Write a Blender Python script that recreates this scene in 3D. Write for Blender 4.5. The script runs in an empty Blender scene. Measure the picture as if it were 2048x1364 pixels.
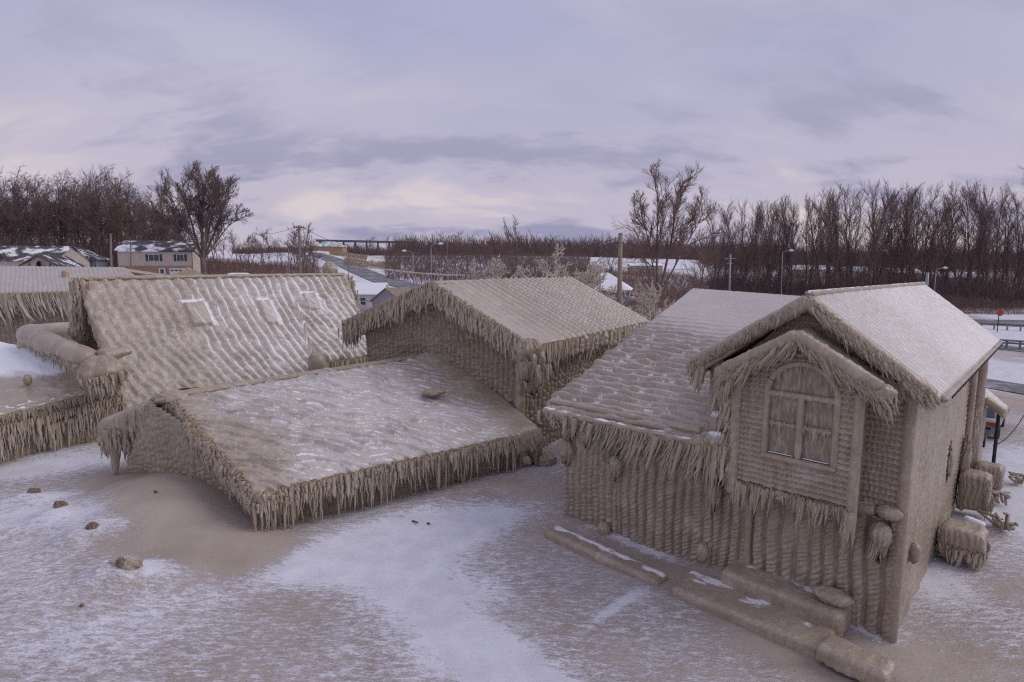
import bpy, math, random
import numpy as np
from mathutils import Vector, Matrix

# ------------------------------------------------------------------ camera, sky, sun, exposure
scene = bpy.context.scene
COL = scene.collection
CAM_H = 8.0
F = 1138.0
PITCH = math.atan(144.0 / F)
cam_data = bpy.data.cameras.new("camera")
cam_data.lens = F / 2048.0 * 36.0
cam_data.sensor_width = 36.0
cam_data.clip_start = 0.1
cam_data.clip_end = 9000.0
cam = bpy.data.objects.new("camera", cam_data)
cam.location = (0, 0, CAM_H)
cam.rotation_euler = (math.pi / 2 - PITCH, 0, 0)
COL.objects.link(cam)
scene.camera = cam

SUN_EL, SUN_AZ = math.radians(38.0), math.radians(92.0)     # behind thick cloud, off to the right
SKY_STRENGTH = 0.12
world = bpy.data.worlds.new("World")
scene.world = world
world.use_nodes = True
wn, wl = world.node_tree.nodes, world.node_tree.links
wn.clear()
w_out = wn.new("ShaderNodeOutputWorld")
w_bg = wn.new("ShaderNodeBackground")
w_bg.inputs["Strength"].default_value = SKY_STRENGTH
sky = wn.new("ShaderNodeTexSky")
sky.sky_type = "NISHITA"
sky.sun_disc = False
sky.sun_elevation = SUN_EL
sky.sun_rotation = SUN_AZ
sky.dust_density = 2.0


def wnode(kind, **kw):
    n = wn.new(kind)
    for k, v in kw.items():
        setattr(n, k, v)
    return n


def wmath(op, a, b=None, clamp=False):
    n = wn.new("ShaderNodeMath")
    n.operation = op
    n.use_clamp = clamp
    for i, s in enumerate((a, b)):
        if s is None:
            continue
        if isinstance(s, (int, float)):
            n.inputs[i].default_value = s
        else:
            wl.new(s, n.inputs[i])
    return n.outputs[0]


def wmix(fac, a, b):
    n = wn.new("ShaderNodeMix")
    n.data_type = "RGBA"
    if isinstance(fac, (int, float)):
        n.inputs[0].default_value = fac
    else:
        wl.new(fac, n.inputs[0])
    for i, s in ((6, a), (7, b)):
        if isinstance(s, tuple):
            n.inputs[i].default_value = (*s, 1)
        else:
            wl.new(s, n.inputs[i])
    return n.outputs[2]


tc = wnode("ShaderNodeTexCoord")
sep = wnode("ShaderNodeSeparateXYZ")
wl.new(tc.outputs["Generated"], sep.inputs[0])
zc = wmath("MAXIMUM", sep.outputs[2], 0.0)
zden = wmath("ADD", zc, 0.42)
comb = wnode("ShaderNodeCombineXYZ")
wl.new(wmath("DIVIDE", sep.outputs[0], zden), comb.inputs[0])
wl.new(wmath("DIVIDE", sep.outputs[1], zden), comb.inputs[1])


def wnoise(scale, detail, rough, loc, sc=(1, 1, 1), dist=0.0, rot=0.0):
    m = wnode("ShaderNodeMapping")
    m.inputs["Location"].default_value = loc
    m.inputs["Scale"].default_value = sc
    m.inputs["Rotation"].default_value = (0, 0, rot)
    wl.new(comb.outputs[0], m.inputs[0])
    n = wnode("ShaderNodeTexNoise")
    n.inputs["Scale"].default_value = scale
    n.inputs["Detail"].default_value = detail
    n.inputs["Roughness"].default_value = rough
    n.inputs["Distortion"].default_value = dist
    wl.new(m.outputs[0], n.inputs["Vector"])
    return n.outputs["Fac"]


def wramp(fac, lo, hi):
    n = wnode("ShaderNodeMapRange", interpolation_type="SMOOTHSTEP")
    n.inputs["From Min"].default_value = lo
    n.inputs["From Max"].default_value = hi
    wl.new(fac, n.inputs[0])
    return n.outputs[0]


CK = 1.0 / SKY_STRENGTH


def ck(c):
    return tuple(x * CK for x in c)


big = wnoise(0.9, 3.0, 0.5, (3.1, 1.7, 0.0), (0.8, 1.2, 1), 0.4, 0.2)
mid = wnoise(2.1, 8.0, 0.55, (14.3, 3.2, 0.0), (0.62, 1.5, 1), 0.35, 0.12)
fine = wnoise(7.0, 6.0, 0.6, (2.3, 9.1, 0.0), (0.7, 1.2, 1), 0.4, 0.12)
body = wmath("ADD", wmath("MULTIPLY", mid, 0.75), wmath("MULTIPLY", fine, 0.25))
dark_m = wramp(body, 0.49, 0.60)
low = wramp(sep.outputs[2], 0.36, 0.08)
thin = wramp(big, 0.42, 0.62)
veil = wmix(thin, ck((0.425, 0.430, 0.605)), ck((0.520, 0.505, 0.645)))
warm = wmix(wmath("MULTIPLY", low, 0.75), veil, ck((0.560, 0.505, 0.600)))
glow = wramp(mid, 0.47, 0.34)
lit = wmix(wmath("MULTIPLY", wmath("MULTIPLY", glow, low), 0.62), warm, ck((0.80, 0.69, 0.66)))
cloudy = wmix(wmath("MULTIPLY", dark_m, wmath("ADD", wmath("MULTIPLY", low, 0.62), 0.20)), lit, ck((0.285, 0.285, 0.440)))
final_sky = wmix(0.02, cloudy, sky.outputs[0])
wl.new(final_sky, w_bg.inputs["Color"])
wl.new(w_bg.outputs[0], w_out.inputs[0])

sun_data = bpy.data.lights.new("sun", "SUN")
sun_data.energy = 1.15
sun_data.angle = math.radians(40)
sun_data.color = (1.0, 0.93, 0.86)
sun = bpy.data.objects.new("sun", sun_data)
sun_dir = Vector((math.cos(SUN_EL) * math.sin(SUN_AZ), math.cos(SUN_EL) * math.cos(SUN_AZ), math.sin(SUN_EL)))
sun.rotation_euler = sun_dir.to_track_quat("Z", "Y").to_euler()
sun.location = (0, 0, 60)
COL.objects.link(sun)

vs = scene.view_settings
vs.view_transform = "Standard"
vs.look = "None"
vs.exposure = 0.0
vs.gamma = 1.0
vs.use_curve_mapping = False
scene.cycles.use_denoising = False
scene.cycles.filter_width = 1.2
scene.cycles.sample_clamp_indirect = 4.0
scene.cycles.max_bounces = 5
scene.cycles.diffuse_bounces = 2
scene.cycles.glossy_bounces = 2

# ------------------------------------------------------------------ picture measurements to places
CO, SI = math.cos(PITCH), math.sin(PITCH)
EYE = np.array([0.0, 0.0, CAM_H])


def ray(px, py):
    x, y = (px - 1024) / F, -(py - 682) / F
    return np.array([x, CO + y * SI, -SI + y * CO])


def at(px, py, t):
    return EYE + ray(px, py) * t


def at_z(px, py, z):
    r = ray(px, py)
    return at(px, py, (z - CAM_H) / r[2])


def at_y(px, py, Y):
    r = ray(px, py)
    return at(px, py, Y / r[1])


def at_plane(px, py, p0, n):
    r = ray(px, py)
    return at(px, py, np.dot(np.asarray(p0) - EYE, n) / np.dot(r, n))


def nrm(v):
    v = np.asarray(v, float)
    return v / np.linalg.norm(v)


ZUP = np.array([0, 0, 1.0])
# ------------------------------------------------------------------ noise
_rs = np.random.RandomState(7)
_perm = np.concatenate([_rs.permutation(512)] * 3)
_gr = _rs.rand(512) * 2 * math.pi
_gx, _gy = np.cos(_gr), np.sin(_gr)
_rv = _rs.rand(512)


def hsh(i, seed=0):
    i = np.asarray(i).astype(np.int64)
    return _rv[_perm[(i + seed * 37) & 511]]


def pn(x, y, seed=0):
    x = np.asarray(x, float)
    y = np.asarray(y, float)
    x, y = np.broadcast_arrays(x, y)
    xi, yi = np.floor(x).astype(np.int64), np.floor(y).astype(np.int64)
    xf, yf = x - xi, y - yi
    u = xf * xf * xf * (xf * (xf * 6 - 15) + 10)
    v = yf * yf * yf * (yf * (yf * 6 - 15) + 10)

    def g(ix, iy, dx, dy):
        h = _perm[(_perm[(ix + seed * 17) & 511] + iy) & 511]
        return _gx[h] * dx + _gy[h] * dy

    a = g(xi, yi, xf, yf)
    b = g(xi + 1, yi, xf - 1, yf)
    c = g(xi, yi + 1, xf, yf - 1)
    d = g(xi + 1, yi + 1, xf - 1, yf - 1)
    return (a + u * (b - a) + v * ((c + u * (d - c)) - (a + u * (b - a)))) * 1.4


def fbm(x, y, o=3, seed=0):
    s, a, t = 0.0, 1.0, 0.0
    for k in range(o):
        s = s + a * pn(x * 2**k, y * 2**k, seed + k * 5)
        t += a
        a *= 0.5
    return s / t


def sstep(x, lo, hi):
    t = np.clip((np.asarray(x, float) - lo) / (hi - lo), 0, 1)
    return t * t * (3 - 2 * t)


# ------------------------------------------------------------------ materials
MATS = {}


def new_mat(name):
    m = bpy.data.materials.new(name)
    m.use_nodes = True
    nt = m.node_tree
    bs = nt.nodes["Principled BSDF"]
    return m, nt, bs


def N_(nt, kind, **inp):
    n = nt.nodes.new(kind)
    for k, v in inp.items():
        n.inputs[k].default_value = v
    return n


def mixc(nt, fac, a, b):
    n = nt.nodes.new("ShaderNodeMix")
    n.data_type = "RGBA"
    if isinstance(fac, (int, float)):
        n.inputs[0].default_value = fac
    else:
        nt.links.new(fac, n.inputs[0])
    for i, s in ((6, a), (7, b)):
        if isinstance(s, tuple):
            n.inputs[i].default_value = (*s, 1)
        else:
            nt.links.new(s, n.inputs[i])
    return n.outputs[2]


def mrange(nt, src, lo, hi, a=0.0, b=1.0):
    n = nt.nodes.new("ShaderNodeMapRange")
    n.interpolation_type = "SMOOTHSTEP"
    n.inputs["From Min"].default_value = lo
    n.inputs["From Max"].default_value = hi
    n.inputs["To Min"].default_value = a
    n.inputs["To Max"].default_value = b
    nt.links.new(src, n.inputs[0])
    return n.outputs[0]


def mth(nt, op, a, b):
    n = nt.nodes.new("ShaderNodeMath")
    n.operation = op
    for i, s in enumerate((a, b)):
        if isinstance(s, (int, float)):
            n.inputs[i].default_value = s
        else:
            nt.links.new(s, n.inputs[i])
    return n.outputs[0]


def noise_out(nt, scale, detail=4, rough=0.55, vec=None, sc=None, rot=None, dist=0.0):
    tcn = nt.nodes.new("ShaderNodeTexCoord")
    src = tcn.outputs["Object"] if vec is None else vec
    if sc is not None:
        mp = nt.nodes.new("ShaderNodeMapping")
        mp.inputs["Scale"].default_value = sc
        if rot is not None:
            mp.inputs["Rotation"].default_value = rot
        nt.links.new(src, mp.inputs[0])
        src = mp.outputs[0]
    n = nt.nodes.new("ShaderNodeTexNoise")
    n.inputs["Scale"].default_value = scale
    n.inputs["Detail"].default_value = detail
    n.inputs["Roughness"].default_value = rough
    n.inputs["Distortion"].default_value = dist
    nt.links.new(src, n.inputs["Vector"])
    return n.outputs["Fac"]


def bump(nt, bs, h, strength, dist):
    b = nt.nodes.new("ShaderNodeBump")
    b.inputs["Strength"].default_value = strength
    b.inputs["Distance"].default_value = dist
    nt.links.new(h, b.inputs["Height"])
    nt.links.new(b.outputs[0], bs.inputs["Normal"])


SNOW = (0.86, 0.87, 0.90)
ICE_A, ICE_B, ICE_C = (0.440, 0.355, 0.262), (0.340, 0.268, 0.194), (0.565, 0.475, 0.375)


def ice_material(name, a=ICE_A, b=ICE_B, c=ICE_C, rough=0.26):
    m, nt, bs = new_mat(name)
    big_n = noise_out(nt, 0.55, 3)
    sm_n = noise_out(nt, 7.0, 4, 0.6)
    streak = noise_out(nt, 9.0, 4, 0.6, sc=(2.0, 2.0, 0.32), dist=0.5)
    grain = noise_out(nt, 30.0, 4, 0.7)
    col = mixc(nt, mrange(nt, big_n, 0.35, 0.65), b, a)
    col = mixc(nt, mrange(nt, sm_n, 0.45, 0.75, 0.0, 0.5), col, c)
    col = mixc(nt, mrange(nt, streak, 0.38, 0.66, 0.55, 0.0), col, tuple(x * 0.80 for x in b))
    col = mixc(nt, mrange(nt, grain, 0.50, 0.72, 0.0, 0.5), col, (0.72, 0.63, 0.54))
    rime = noise_out(nt, 1.5, 5, 0.65, dist=0.6)
    col = mixc(nt, mrange(nt, rime, 0.50, 0.70, 0.0, 0.5), col, (0.56, 0.50, 0.43))
    at_n = nt.nodes.new("ShaderNodeAttribute")
    at_n.attribute_name = "snow"
    gr = noise_out(nt, 17.0, 4, 0.75)
    sfac = mrange(nt, mth(nt, "ADD", at_n.outputs["Fac"], mth(nt, "MULTIPLY", mth(nt, "SUBTRACT", gr, 0.5), 0.9)), 0.32, 0.74)
    fr_n = nt.nodes.new("ShaderNodeAttribute")
    fr_n.attribute_name = "frost"
    col = mixc(nt, fr_n.outputs["Fac"], col, (0.74, 0.71, 0.70))
    col = mixc(nt, sfac, col, SNOW)
    nt.links.new(col, bs.inputs["Base Color"])
    nt.links.new(mrange(nt, sfac, 0, 1, rough, 0.85), bs.inputs["Roughness"])
    bs.inputs["Specular IOR Level"].default_value = 0.5
    hgt = mth(nt, "ADD", mth(nt, "MULTIPLY", streak, 1.0), mth(nt, "MULTIPLY", grain, 0.55))
    bump(nt, bs, hgt, 0.35, 0.03)
    MATS[name] = m
    return m


M_ICE = ice_material("silty_ice")
M_ICE_TIP = ice_material("icicle_ice", (0.49, 0.392, 0.272), (0.40, 0.315, 0.215), (0.60, 0.50, 0.375), 0.22)


def simple(name, c1, c2=None, scale=6.0, rough=0.8, spec=0.3, bmp=0.0, sc=None, metal=0.0):
    m, nt, bs = new_mat(name)
    if c2 is None:
        c2 = tuple(x * 0.8 for x in c1)
    n = noise_out(nt, scale, 4, 0.6, sc=sc)
    nt.links.new(mixc(nt, mrange(nt, n, 0.35, 0.65), c1, c2), bs.inputs["Base Color"])
    bs.inputs["Roughness"].default_value = rough
    bs.inputs["Specular IOR Level"].default_value = spec
    bs.inputs["Metallic"].default_value = metal
    if bmp:
        bump(nt, bs, n, bmp, 0.03)
    MATS[name] = m
    return m


M_SNOW = simple("snow", (0.86, 0.87, 0.90), (0.76, 0.77, 0.81), 3.0, 0.9, 0.2, 0.3)
M_BARK = simple("bark", (0.095, 0.074, 0.068), (0.150, 0.122, 0.110), 3.0, 0.95, 0.1)
M_BARK_PALE = simple("pale_bark", (0.20, 0.16, 0.14), (0.125, 0.10, 0.088), 2.2, 0.95, 0.1)
M_TWIG = simple("twigs", (0.165, 0.118, 0.112), (0.215, 0.158, 0.148), 0.6, 0.95, 0.05)
M_TWIG_RED = simple("russet_twigs", (0.205, 0.128, 0.106), (0.25, 0.16, 0.13), 0.5, 0.95, 0.05)
M_BRUSH = simple("brush", (0.205, 0.132, 0.114), (0.145, 0.108, 0.106), 0.12, 0.95, 0.05)
M_REED = simple("dry_grass", (0.44, 0.34, 0.23), (0.34, 0.25, 0.17), 0.3, 0.95, 0.05)
M_FROST = simple("frosted_twigs", (0.68, 0.585, 0.50), (0.50, 0.41, 0.335), 2.0, 0.6, 0.3)
M_POLE = simple("pole_wood", (0.26, 0.215, 0.175), (0.19, 0.155, 0.125), 5.0, 0.9, 0.1)
M_POLE_ICE = simple("iced_pole", (0.31, 0.245, 0.185), (0.23, 0.18, 0.135), 4.0, 0.6, 0.3)
M_METAL = simple("galvanised_steel", (0.33, 0.33, 0.35), (0.24, 0.24, 0.26), 4.0, 0.5, 0.4, metal=0.5)
M_DARK = simple("black_metal", (0.03, 0.03, 0.034), (0.045, 0.043, 0.045), 4.0, 0.6, 0.3)
M_ASPH = simple("asphalt", (0.125, 0.118, 0.124), (0.20, 0.19, 0.20), 0.35, 0.8, 0.3, sc=(1, 1, 1))
M_CLOD = simple("silty_clod", (0.20, 0.15, 0.115), (0.30, 0.23, 0.17), 9.0, 0.8, 0.2, 0.6)
M_DECK = simple("dark_concrete", (0.13, 0.13, 0.145), (0.16, 0.16, 0.17), 0.2, 0.9, 0.1)
M_RED = simple("red_plastic", (0.42, 0.03, 0.03), (0.36, 0.03, 0.03), 3.0, 0.4, 0.4)
M_CARGREY = simple("grey_car_paint", (0.16, 0.165, 0.19), (0.34, 0.35, 0.39), 2.5, 0.35, 0.5)
M_CARTEAL = simple("teal_car_paint", (0.014, 0.032, 0.034), (0.02, 0.042, 0.044), 2.5, 0.3, 0.5)
M_LAMP, _nt, _bs = new_mat("lit_lamp")
_bs.inputs["Emission Color"].default_value = (1.0, 0.82, 0.55, 1)
_bs.inputs["Emission Strength"].default_value = 6.0
M_WIRE = simple("wire", (0.05, 0.045, 0.045), (0.06, 0.055, 0.055), 1.0, 0.8, 0.1)


# ------------------------------------------------------------------ object helpers
def mesh_obj(name, verts, faces, mat, parent=None, smooth=True, snow=None, frost=None):
    """verts (N,3) array, faces (M,3|4) int array or list of lists"""
    me = bpy.data.meshes.new(name)
    verts = np.ascontiguousarray(verts, dtype=np.float32)
    if isinstance(faces, np.ndarray):
        k = faces.shape[1]
        nf = len(faces)
        me.vertices.add(len(verts))
        me.vertices.foreach_set("co", verts.ravel())
        me.loops.add(nf * k)
        me.loops.foreach_set("vertex_index", np.ascontiguousarray(faces, dtype=np.int32).ravel())
        me.polygons.add(nf)
        me.polygons.foreach_set("loop_start", np.arange(0, nf * k, k, dtype=np.int32))
        me.update(calc_edges=True)
    else:
        me.from_pydata([tuple(map(float, v)) for v in verts], [], [tuple(f) for f in faces])
        me.update()
    if smooth:
        me.polygons.foreach_set("use_smooth", np.ones(len(me.polygons), dtype=bool))
    if snow is not None:
        a = me.attributes.new("snow", "FLOAT", "POINT")
        a.data.foreach_set("value", np.ascontiguousarray(snow, dtype=np.float32).ravel())
    if frost is not None:
        a = me.attributes.new("frost", "FLOAT", "POINT")
        a.data.foreach_set("value", np.ascontiguousarray(frost, dtype=np.float32).ravel())
    if isinstance(mat, (list, tuple)):
        for mm in mat:
            me.materials.append(mm)
    elif mat:
        me.materials.append(mat)
    o = bpy.data.objects.new(name, me)
    COL.objects.link(o)
    if parent is not None:
        o.parent = parent
        o.matrix_parent_inverse = Matrix.Identity(4)
        o.location = Vector((0, 0, 0)) - parent.location if parent.parent is None else (0, 0, 0)
    return o


def share(name, me, parent=None, loc=(0, 0, 0), scale=(1, 1, 1), rz=0.0):
    o = bpy.data.objects.new(name, me)
    COL.objects.link(o)
    o.parent = parent
    l = Vector(loc)
    if parent is not None and parent.parent is None:
        l = l - parent.location
    o.location = l
    o.scale = scale
    o.rotation_euler = (0, 0, rz)
    return o


def thing(name, label, cat, loc=(0, 0, 0), group=None):
    o = bpy.data.objects.new(name, None)
    o.empty_display_size = 0.3
    COL.objects.link(o)
    o.location = Vector([float(x) for x in loc])
    o["label"] = label
    o["category"] = cat
    if group:
        o["group"] = group
    return o


def tag(o, label, cat, group=None):
    o["label"] = label
    o["category"] = cat
    if group:
        o["group"] = group
    return o


def kind(o, k):
    o["kind"] = k
    return o


def grid_faces(nu, nv):
    i = np.arange(nu * nv).reshape(nu, nv)
    return np.stack([i[:-1, :-1], i[1:, :-1], i[1:, 1:], i[:-1, 1:]], -1).reshape(-1, 4)


class MB:
    """collects boxes, prisms and tubes into one mesh"""

    def __init__(self):
        self.v, self.f, self.n = [], [], 0

    def add(self, v, f):
        v = np.asarray(v, float).reshape(-1, 3)
        self.v.append(v)
        self.f += [[i + self.n for i in q] for q in f]
        self.n += len(v)
        return self

    def box(self, c, size, ax=(1, 0, 0), ay=(0, 1, 0), az=(0, 0, 1)):
        c, ax, ay, az = (np.asarray(q, float) for q in (c, ax, ay, az))
        hx, hy, hz = (s / 2 for s in size)
        v = [c + ax * hx * i + ay * hy * j + az * hz * k for i in (-1, 1) for j in (-1, 1) for k in (-1, 1)]
        return self.add(v, [(0, 1, 3, 2), (4, 6, 7, 5), (0, 4, 5, 1), (2, 3, 7, 6), (0, 2, 6, 4), (1, 5, 7, 3)])

    def tube(self, pts, rad, k=8, cap=True):
        pts = [np.asarray(p, float) for p in pts]
        if isinstance(rad, (int, float)):
            rad = [rad] * len(pts)
        rings = []
        for i, p in enumerate(pts):
            t = nrm(pts[min(i + 1, len(pts) - 1)] - pts[max(i - 1, 0)])
            a = nrm(np.cross(t, (0.31, 0.2, 0.93) if abs(t[2]) < 0.9 else (1, 0, 0)))
            b = np.cross(t, a)
            rings += [p + rad[i] * (a * math.cos(2 * math.pi * j / k) + b * math.sin(2 * math.pi * j / k)) for j in range(k)]
        f = []
        for i in range(len(pts) - 1):
            for j in range(k):
                j2 = (j + 1) % k
                f.append((i * k + j, i * k + j2, (i + 1) * k + j2, (i + 1) * k + j))
        if cap:
            f.append(tuple(range(k))[::-1])
            f.append(tuple((len(pts) - 1) * k + j for j in range(k)))
        return self.add(rings, f)

    def poly(self, pts, thick, n):
        """a flat polygon given thickness along n"""
        pts = np.asarray(pts, float)
        n = np.asarray(n, float)
        m = len(pts)
        v = np.concatenate([pts, pts + n * thick])
        f = [tuple(range(m))[::-1], tuple(range(m, 2 * m))] + [(i, (i + 1) % m, m + (i + 1) % m, m + i) for i in range(m)]
        return self.add(v, f)

    def build(self, name, mat, parent=None, smooth=False, snow=None):
        v = np.concatenate(self.v)
        return mesh_obj(name, v, self.f, mat, parent, smooth, None if snow is None else np.full(len(v), snow))


# ------------------------------------------------------------------ ice builders
def grid_normals(P):
    du = np.gradient(P, axis=0)
    dv = np.gradient(P, axis=1)
    n = np.cross(du, dv)
    l = np.linalg.norm(n, axis=-1, keepdims=True)
    return n / np.maximum(l, 1e-9)


def slab(name, parent, A, B, C, D, res, pat, lips="lrb", r=0.18, skirt=0.22, soffit=0.35, rag=0.6, seed=0, mat=None, vlen=None, ragf=1.1, org=(0, 0)):
    """an ice-coated roof slope: A-B is the ridge, D-C the eave; the ice rolls over the edges named in lips and hangs down"""
    A, B, C, D = (np.asarray(q, float) for q in (A, B, C, D))
    LU = (np.linalg.norm(B - A) + np.linalg.norm(C - D)) / 2
    LV = (np.linalg.norm(D - A) + np.linalg.norm(C - B)) / 2
    E = r * math.pi / 2 + skirt * (1 + rag * 0.5) + soffit
    e0, e1 = (E if "l" in lips else 0), (E if "r" in lips else 0)
    f0, f1 = (E if "t" in lips else 0), (E if "b" in lips else 0)
    nu, nv = int((LU + e0 + e1) / res) + 2, int((LV + f0 + f1) / res) + 2
    su = np.linspace(-e0, LU + e1, nu)[:, None] * np.ones((1, nv))
    sv = np.linspace(-f0, LV + f1, nv)[None, :] * np.ones((nu, 1))
    cu, cv = np.clip(su, 0, LU), np.clip(sv, 0, LV)
    eu, ev = su - cu, sv - cv
    U, V = (cu / LU)[..., None], (cv / LV)[..., None]
    if vlen is not None:
        V = V * vlen(cu / LU)[..., None]
    P = (1 - V) * ((1 - U) * A + U * B) + V * ((1 - U) * D + U * C)
    e = np.hypot(eu, ev)
    dU = nrm(B - A + C - D)
    dV = nrm(D - A + C - B)
    ee = np.maximum(e, 1e-9)
    along = su + sv * 0.35
    sk = skirt * (1 + rag * (fbm(along * ragf, along * 0 + seed * 3.3, 3, seed)))
    q = r * math.pi / 2
    th = np.minimum(e / r, math.pi / 2)
    s1 = np.clip(e - q, 0, sk)
    s2 = np.maximum(e - q - sk, 0)
    lat = r * np.sin(th) - s2
    drop = r * (1 - np.cos(th)) + s1
    P = P + (lat * eu / ee)[..., None] * dU + (lat * ev / ee)[..., None] * dV - drop[..., None] * ZUP
    Nn = grid_normals(P)
    top = np.cross(dU, dV)
    sg = 1.0 if top[2] > 0 else -1.0
    Nn = Nn * sg
    h, snow, *more = pat(su + org[0], sv + org[1], e, LU, LV)
    frost = (np.clip(more[0] + 0 * su, 0, 1) * (1 - sstep(e, 0, q))).reshape(-1) if more else None
    fade = 1 - sstep(s2, 0.0, 0.1)
    P = P + Nn * (h * fade)[..., None]
    snow = snow * (1 - sstep(e, 0.3 * q, 1.0 * q))
    F_ = grid_faces(nu, nv)
    if sg < 0:
        F_ = F_[:, ::-1]
    return mesh_obj(name, P.reshape(-1, 3), F_, mat or M_ICE, parent, True, snow.reshape(-1), frost)


def wall(name, parent, A, B, zb, zt, res, pat, out, mat=None, bulge=0.0):
    """an ice-coated wall from A to B (plan points) standing from zb(u) to zt(u), displaced along out"""
    A, B = np.asarray(A, float)[:2], np.asarray(B, float)[:2]
    L = np.linalg.norm(B - A)
    u = np.linspace(0, 1, int(L / res) + 2)
    zb_ = zb(u) if callable(zb) else np.full_like(u, zb)
    zt_ = zt(u) if callable(zt) else np.full_like(u, zt)
    hmax = float(np.max(zt_ - zb_))
    w = np.linspace(0, 1, int(hmax / res) + 2)
    Z = zb_[:, None] + (zt_ - zb_)[:, None] * w[None, :]
    X = A[0] + (B[0] - A[0]) * u[:, None] + 0 * Z
    Y = A[1] + (B[1] - A[1]) * u[:, None] + 0 * Z
    h, snow = pat(u[:, None] * L + 0 * Z, Z, L)
    h = h + bulge * (1 - sstep(Z - zb_[:, None], 0, 0.8))
    P = np.stack([X, Y, Z], -1) + np.asarray(out, float) * h[..., None]
    F_ = grid_faces(len(u), len(w))
    n = np.cross([B[0] - A[0], B[1] - A[1], 0], [0, 0, 1])
    if np.dot(n, out) < 0:
        F_ = F_[:, ::-1]
    return mesh_obj(name, P.reshape(-1, 3), F_, mat or M_ICE, parent, True, np.asarray(snow + 0 * Z).reshape(-1))


def icicle_arrays(p, L, R, bend, rng, k=5, rings=7, fat=0.0):
    """many icicles at once: p (n,3) roots, L lengths, R radii, bend (n,3)"""
    n = len(p)
    t = np.linspace(0, 1, rings)
    prof = (1 - t) ** 0.75 * (0.85 + 0.45 * np.sin(np.pi * t**0.6)) if fat == 0 else np.sqrt(np.maximum(0, 1 - t**2.2)) * (0.75 + 0.35 * np.sin(np.pi * t))
    prof[-1] = 0.02
    j = rng.randn(n, rings, 2) * 0.05
    cen = p[:, None, :] + np.array([0, 0, -1.0]) * (L[:, None] * t)[..., None] + bend[:, None, :] * ((L[:, None] * t**1.6))[..., None]
    cen[..., :2] += j * L[:, None, None] * t[None, :, None] * 0.5
    a = np.arange(k) * 2 * math.pi / k
    rr = R[:, None] * prof * (1 + 0.18 * rng.randn(n, rings))
    ring = np.stack([np.cos(a), np.sin(a), 0 * a], -1)
    V = cen[:, :, None, :] + ring[None, None] * rr[:, :, None, None]
    idx = np.arange(n * rings * k).reshape(n, rings, k)
    nx = np.roll(idx, -1, 2)
    Fc = np.stack([idx[:, :-1], idx[:, 1:], nx[:, 1:], nx[:, :-1]], -1).reshape(-1, 4)
    return V.reshape(-1, 3), Fc


_unit_icicles = []
DENSE, SLIM = 2.1, 0.74


def unit_icicles():
    if not _unit_icicles:
        rng = np.random.RandomState(3)
        for i in range(6):
            v, f = icicle_arrays(np.zeros((1, 3)), np.ones(1), np.ones(1), np.zeros((1, 3)), rng, 7, 9)
            v[:, :2] *= 1.0
            me = bpy.data.meshes.new("icicle")
            me.from_pydata([tuple(map(float, q)) for q in v], [], [tuple(map(int, q)) for q in f])
            me.polygons.foreach_set("use_smooth", np.ones(len(me.polygons), dtype=bool))
            me.materials.append(M_ICE_TIP)
            _unit_icicles.append(me)
    return _unit_icicles


def fringe(parent, line, n_, lmin, lmax, rad, bend=(0, 0, 0), seed=0, spread=0.10, clump=1.2, fat=0.0, single=0, zjit=0.06, name="icicle_fringe", jb=0.045, sub=False):
    """a ragged row of icicles under an edge given as a polyline"""
    rng = np.random.RandomState(seed + 11)
    n = int(n_ * DENSE)
    rad = rad * SLIM
    line = np.asarray(line, float)
    seg = np.linalg.norm(np.diff(line, axis=0), axis=1)
    cum = np.concatenate([[0], np.cumsum(seg)])
    s = np.sort(rng.rand(n)) * cum[-1]
    p = np.stack([np.interp(s, cum, line[:, i]) for i in range(3)], -1)
    cl = 0.20 + 1.6 * rad
    cid = np.floor(s / cl)
    ctr = (cid + 0.3 + 0.4 * hsh(cid, seed)) * cl
    off = s - ctr
    c = 0.75 * fbm(s * clump, s * 0 + seed * 1.7, 2, seed) + 0.55 * (hsh(cid, seed + 3) - 0.5) - 0.8 * (np.abs(off) / cl - 0.25)
    w = np.clip(0.45 + 0.75 * c + 0.35 * rng.randn(n), 0.02, 1.25) ** 1.7
    L = lmin + (lmax - lmin) * w
    R = rad * (0.6 + 0.7 * rng.rand(n)) * (0.65 + 0.55 * np.clip(w, 0, 1.2))
    p[:, :2] += rng.randn(n, 2) * spread
    p[:, 2] += rng.rand(n) * zjit + 0.04
    bd = np.asarray(bend, float)[None, :] * (0.6 + 0.8 * rng.rand(n, 1)) + rng.randn(n, 3) * jb * np.array([1, 1, 0])
    tdir = np.stack([np.interp(s + 0.05, cum, line[:, i]) - np.interp(s - 0.05, cum, line[:, i]) for i in range(3)], -1)
    tdir /= np.maximum(np.linalg.norm(tdir, axis=1, keepdims=True), 1e-6)
    tdir[:, 2] = 0
    bd = bd - tdir * (np.clip(off / np.maximum(L, 0.05), -1, 1) * 0.40)[:, None]
    if single:
        big_i = np.argsort(-L)[: single * 2][::2]
        mes = unit_icicles()
        for q, i in enumerate(big_i):
            o = share("icicle", mes[q % 6], parent, p[i], (R[i] * 1.15, R[i] * 1.15, L[i] * 1.25), rng.rand() * 6.28)
            d = nrm(np.array([0, 0, -1.0]) + bd[i] * 0.8)
            o.rotation_euler = Vector(d).to_track_quat("-Z", "Y").to_euler()
    v, f = icicle_arrays(p, L, R, bd, rng, 5, 7, fat)
    tt = np.tile(np.repeat(np.linspace(0, 1, 7), 5), n)
    o = mesh_obj(name, v, f, M_ICE_TIP, parent, True, None, 0.42 * tt ** 1.6)
    o["kind"] = "stuff"
    return o


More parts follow.
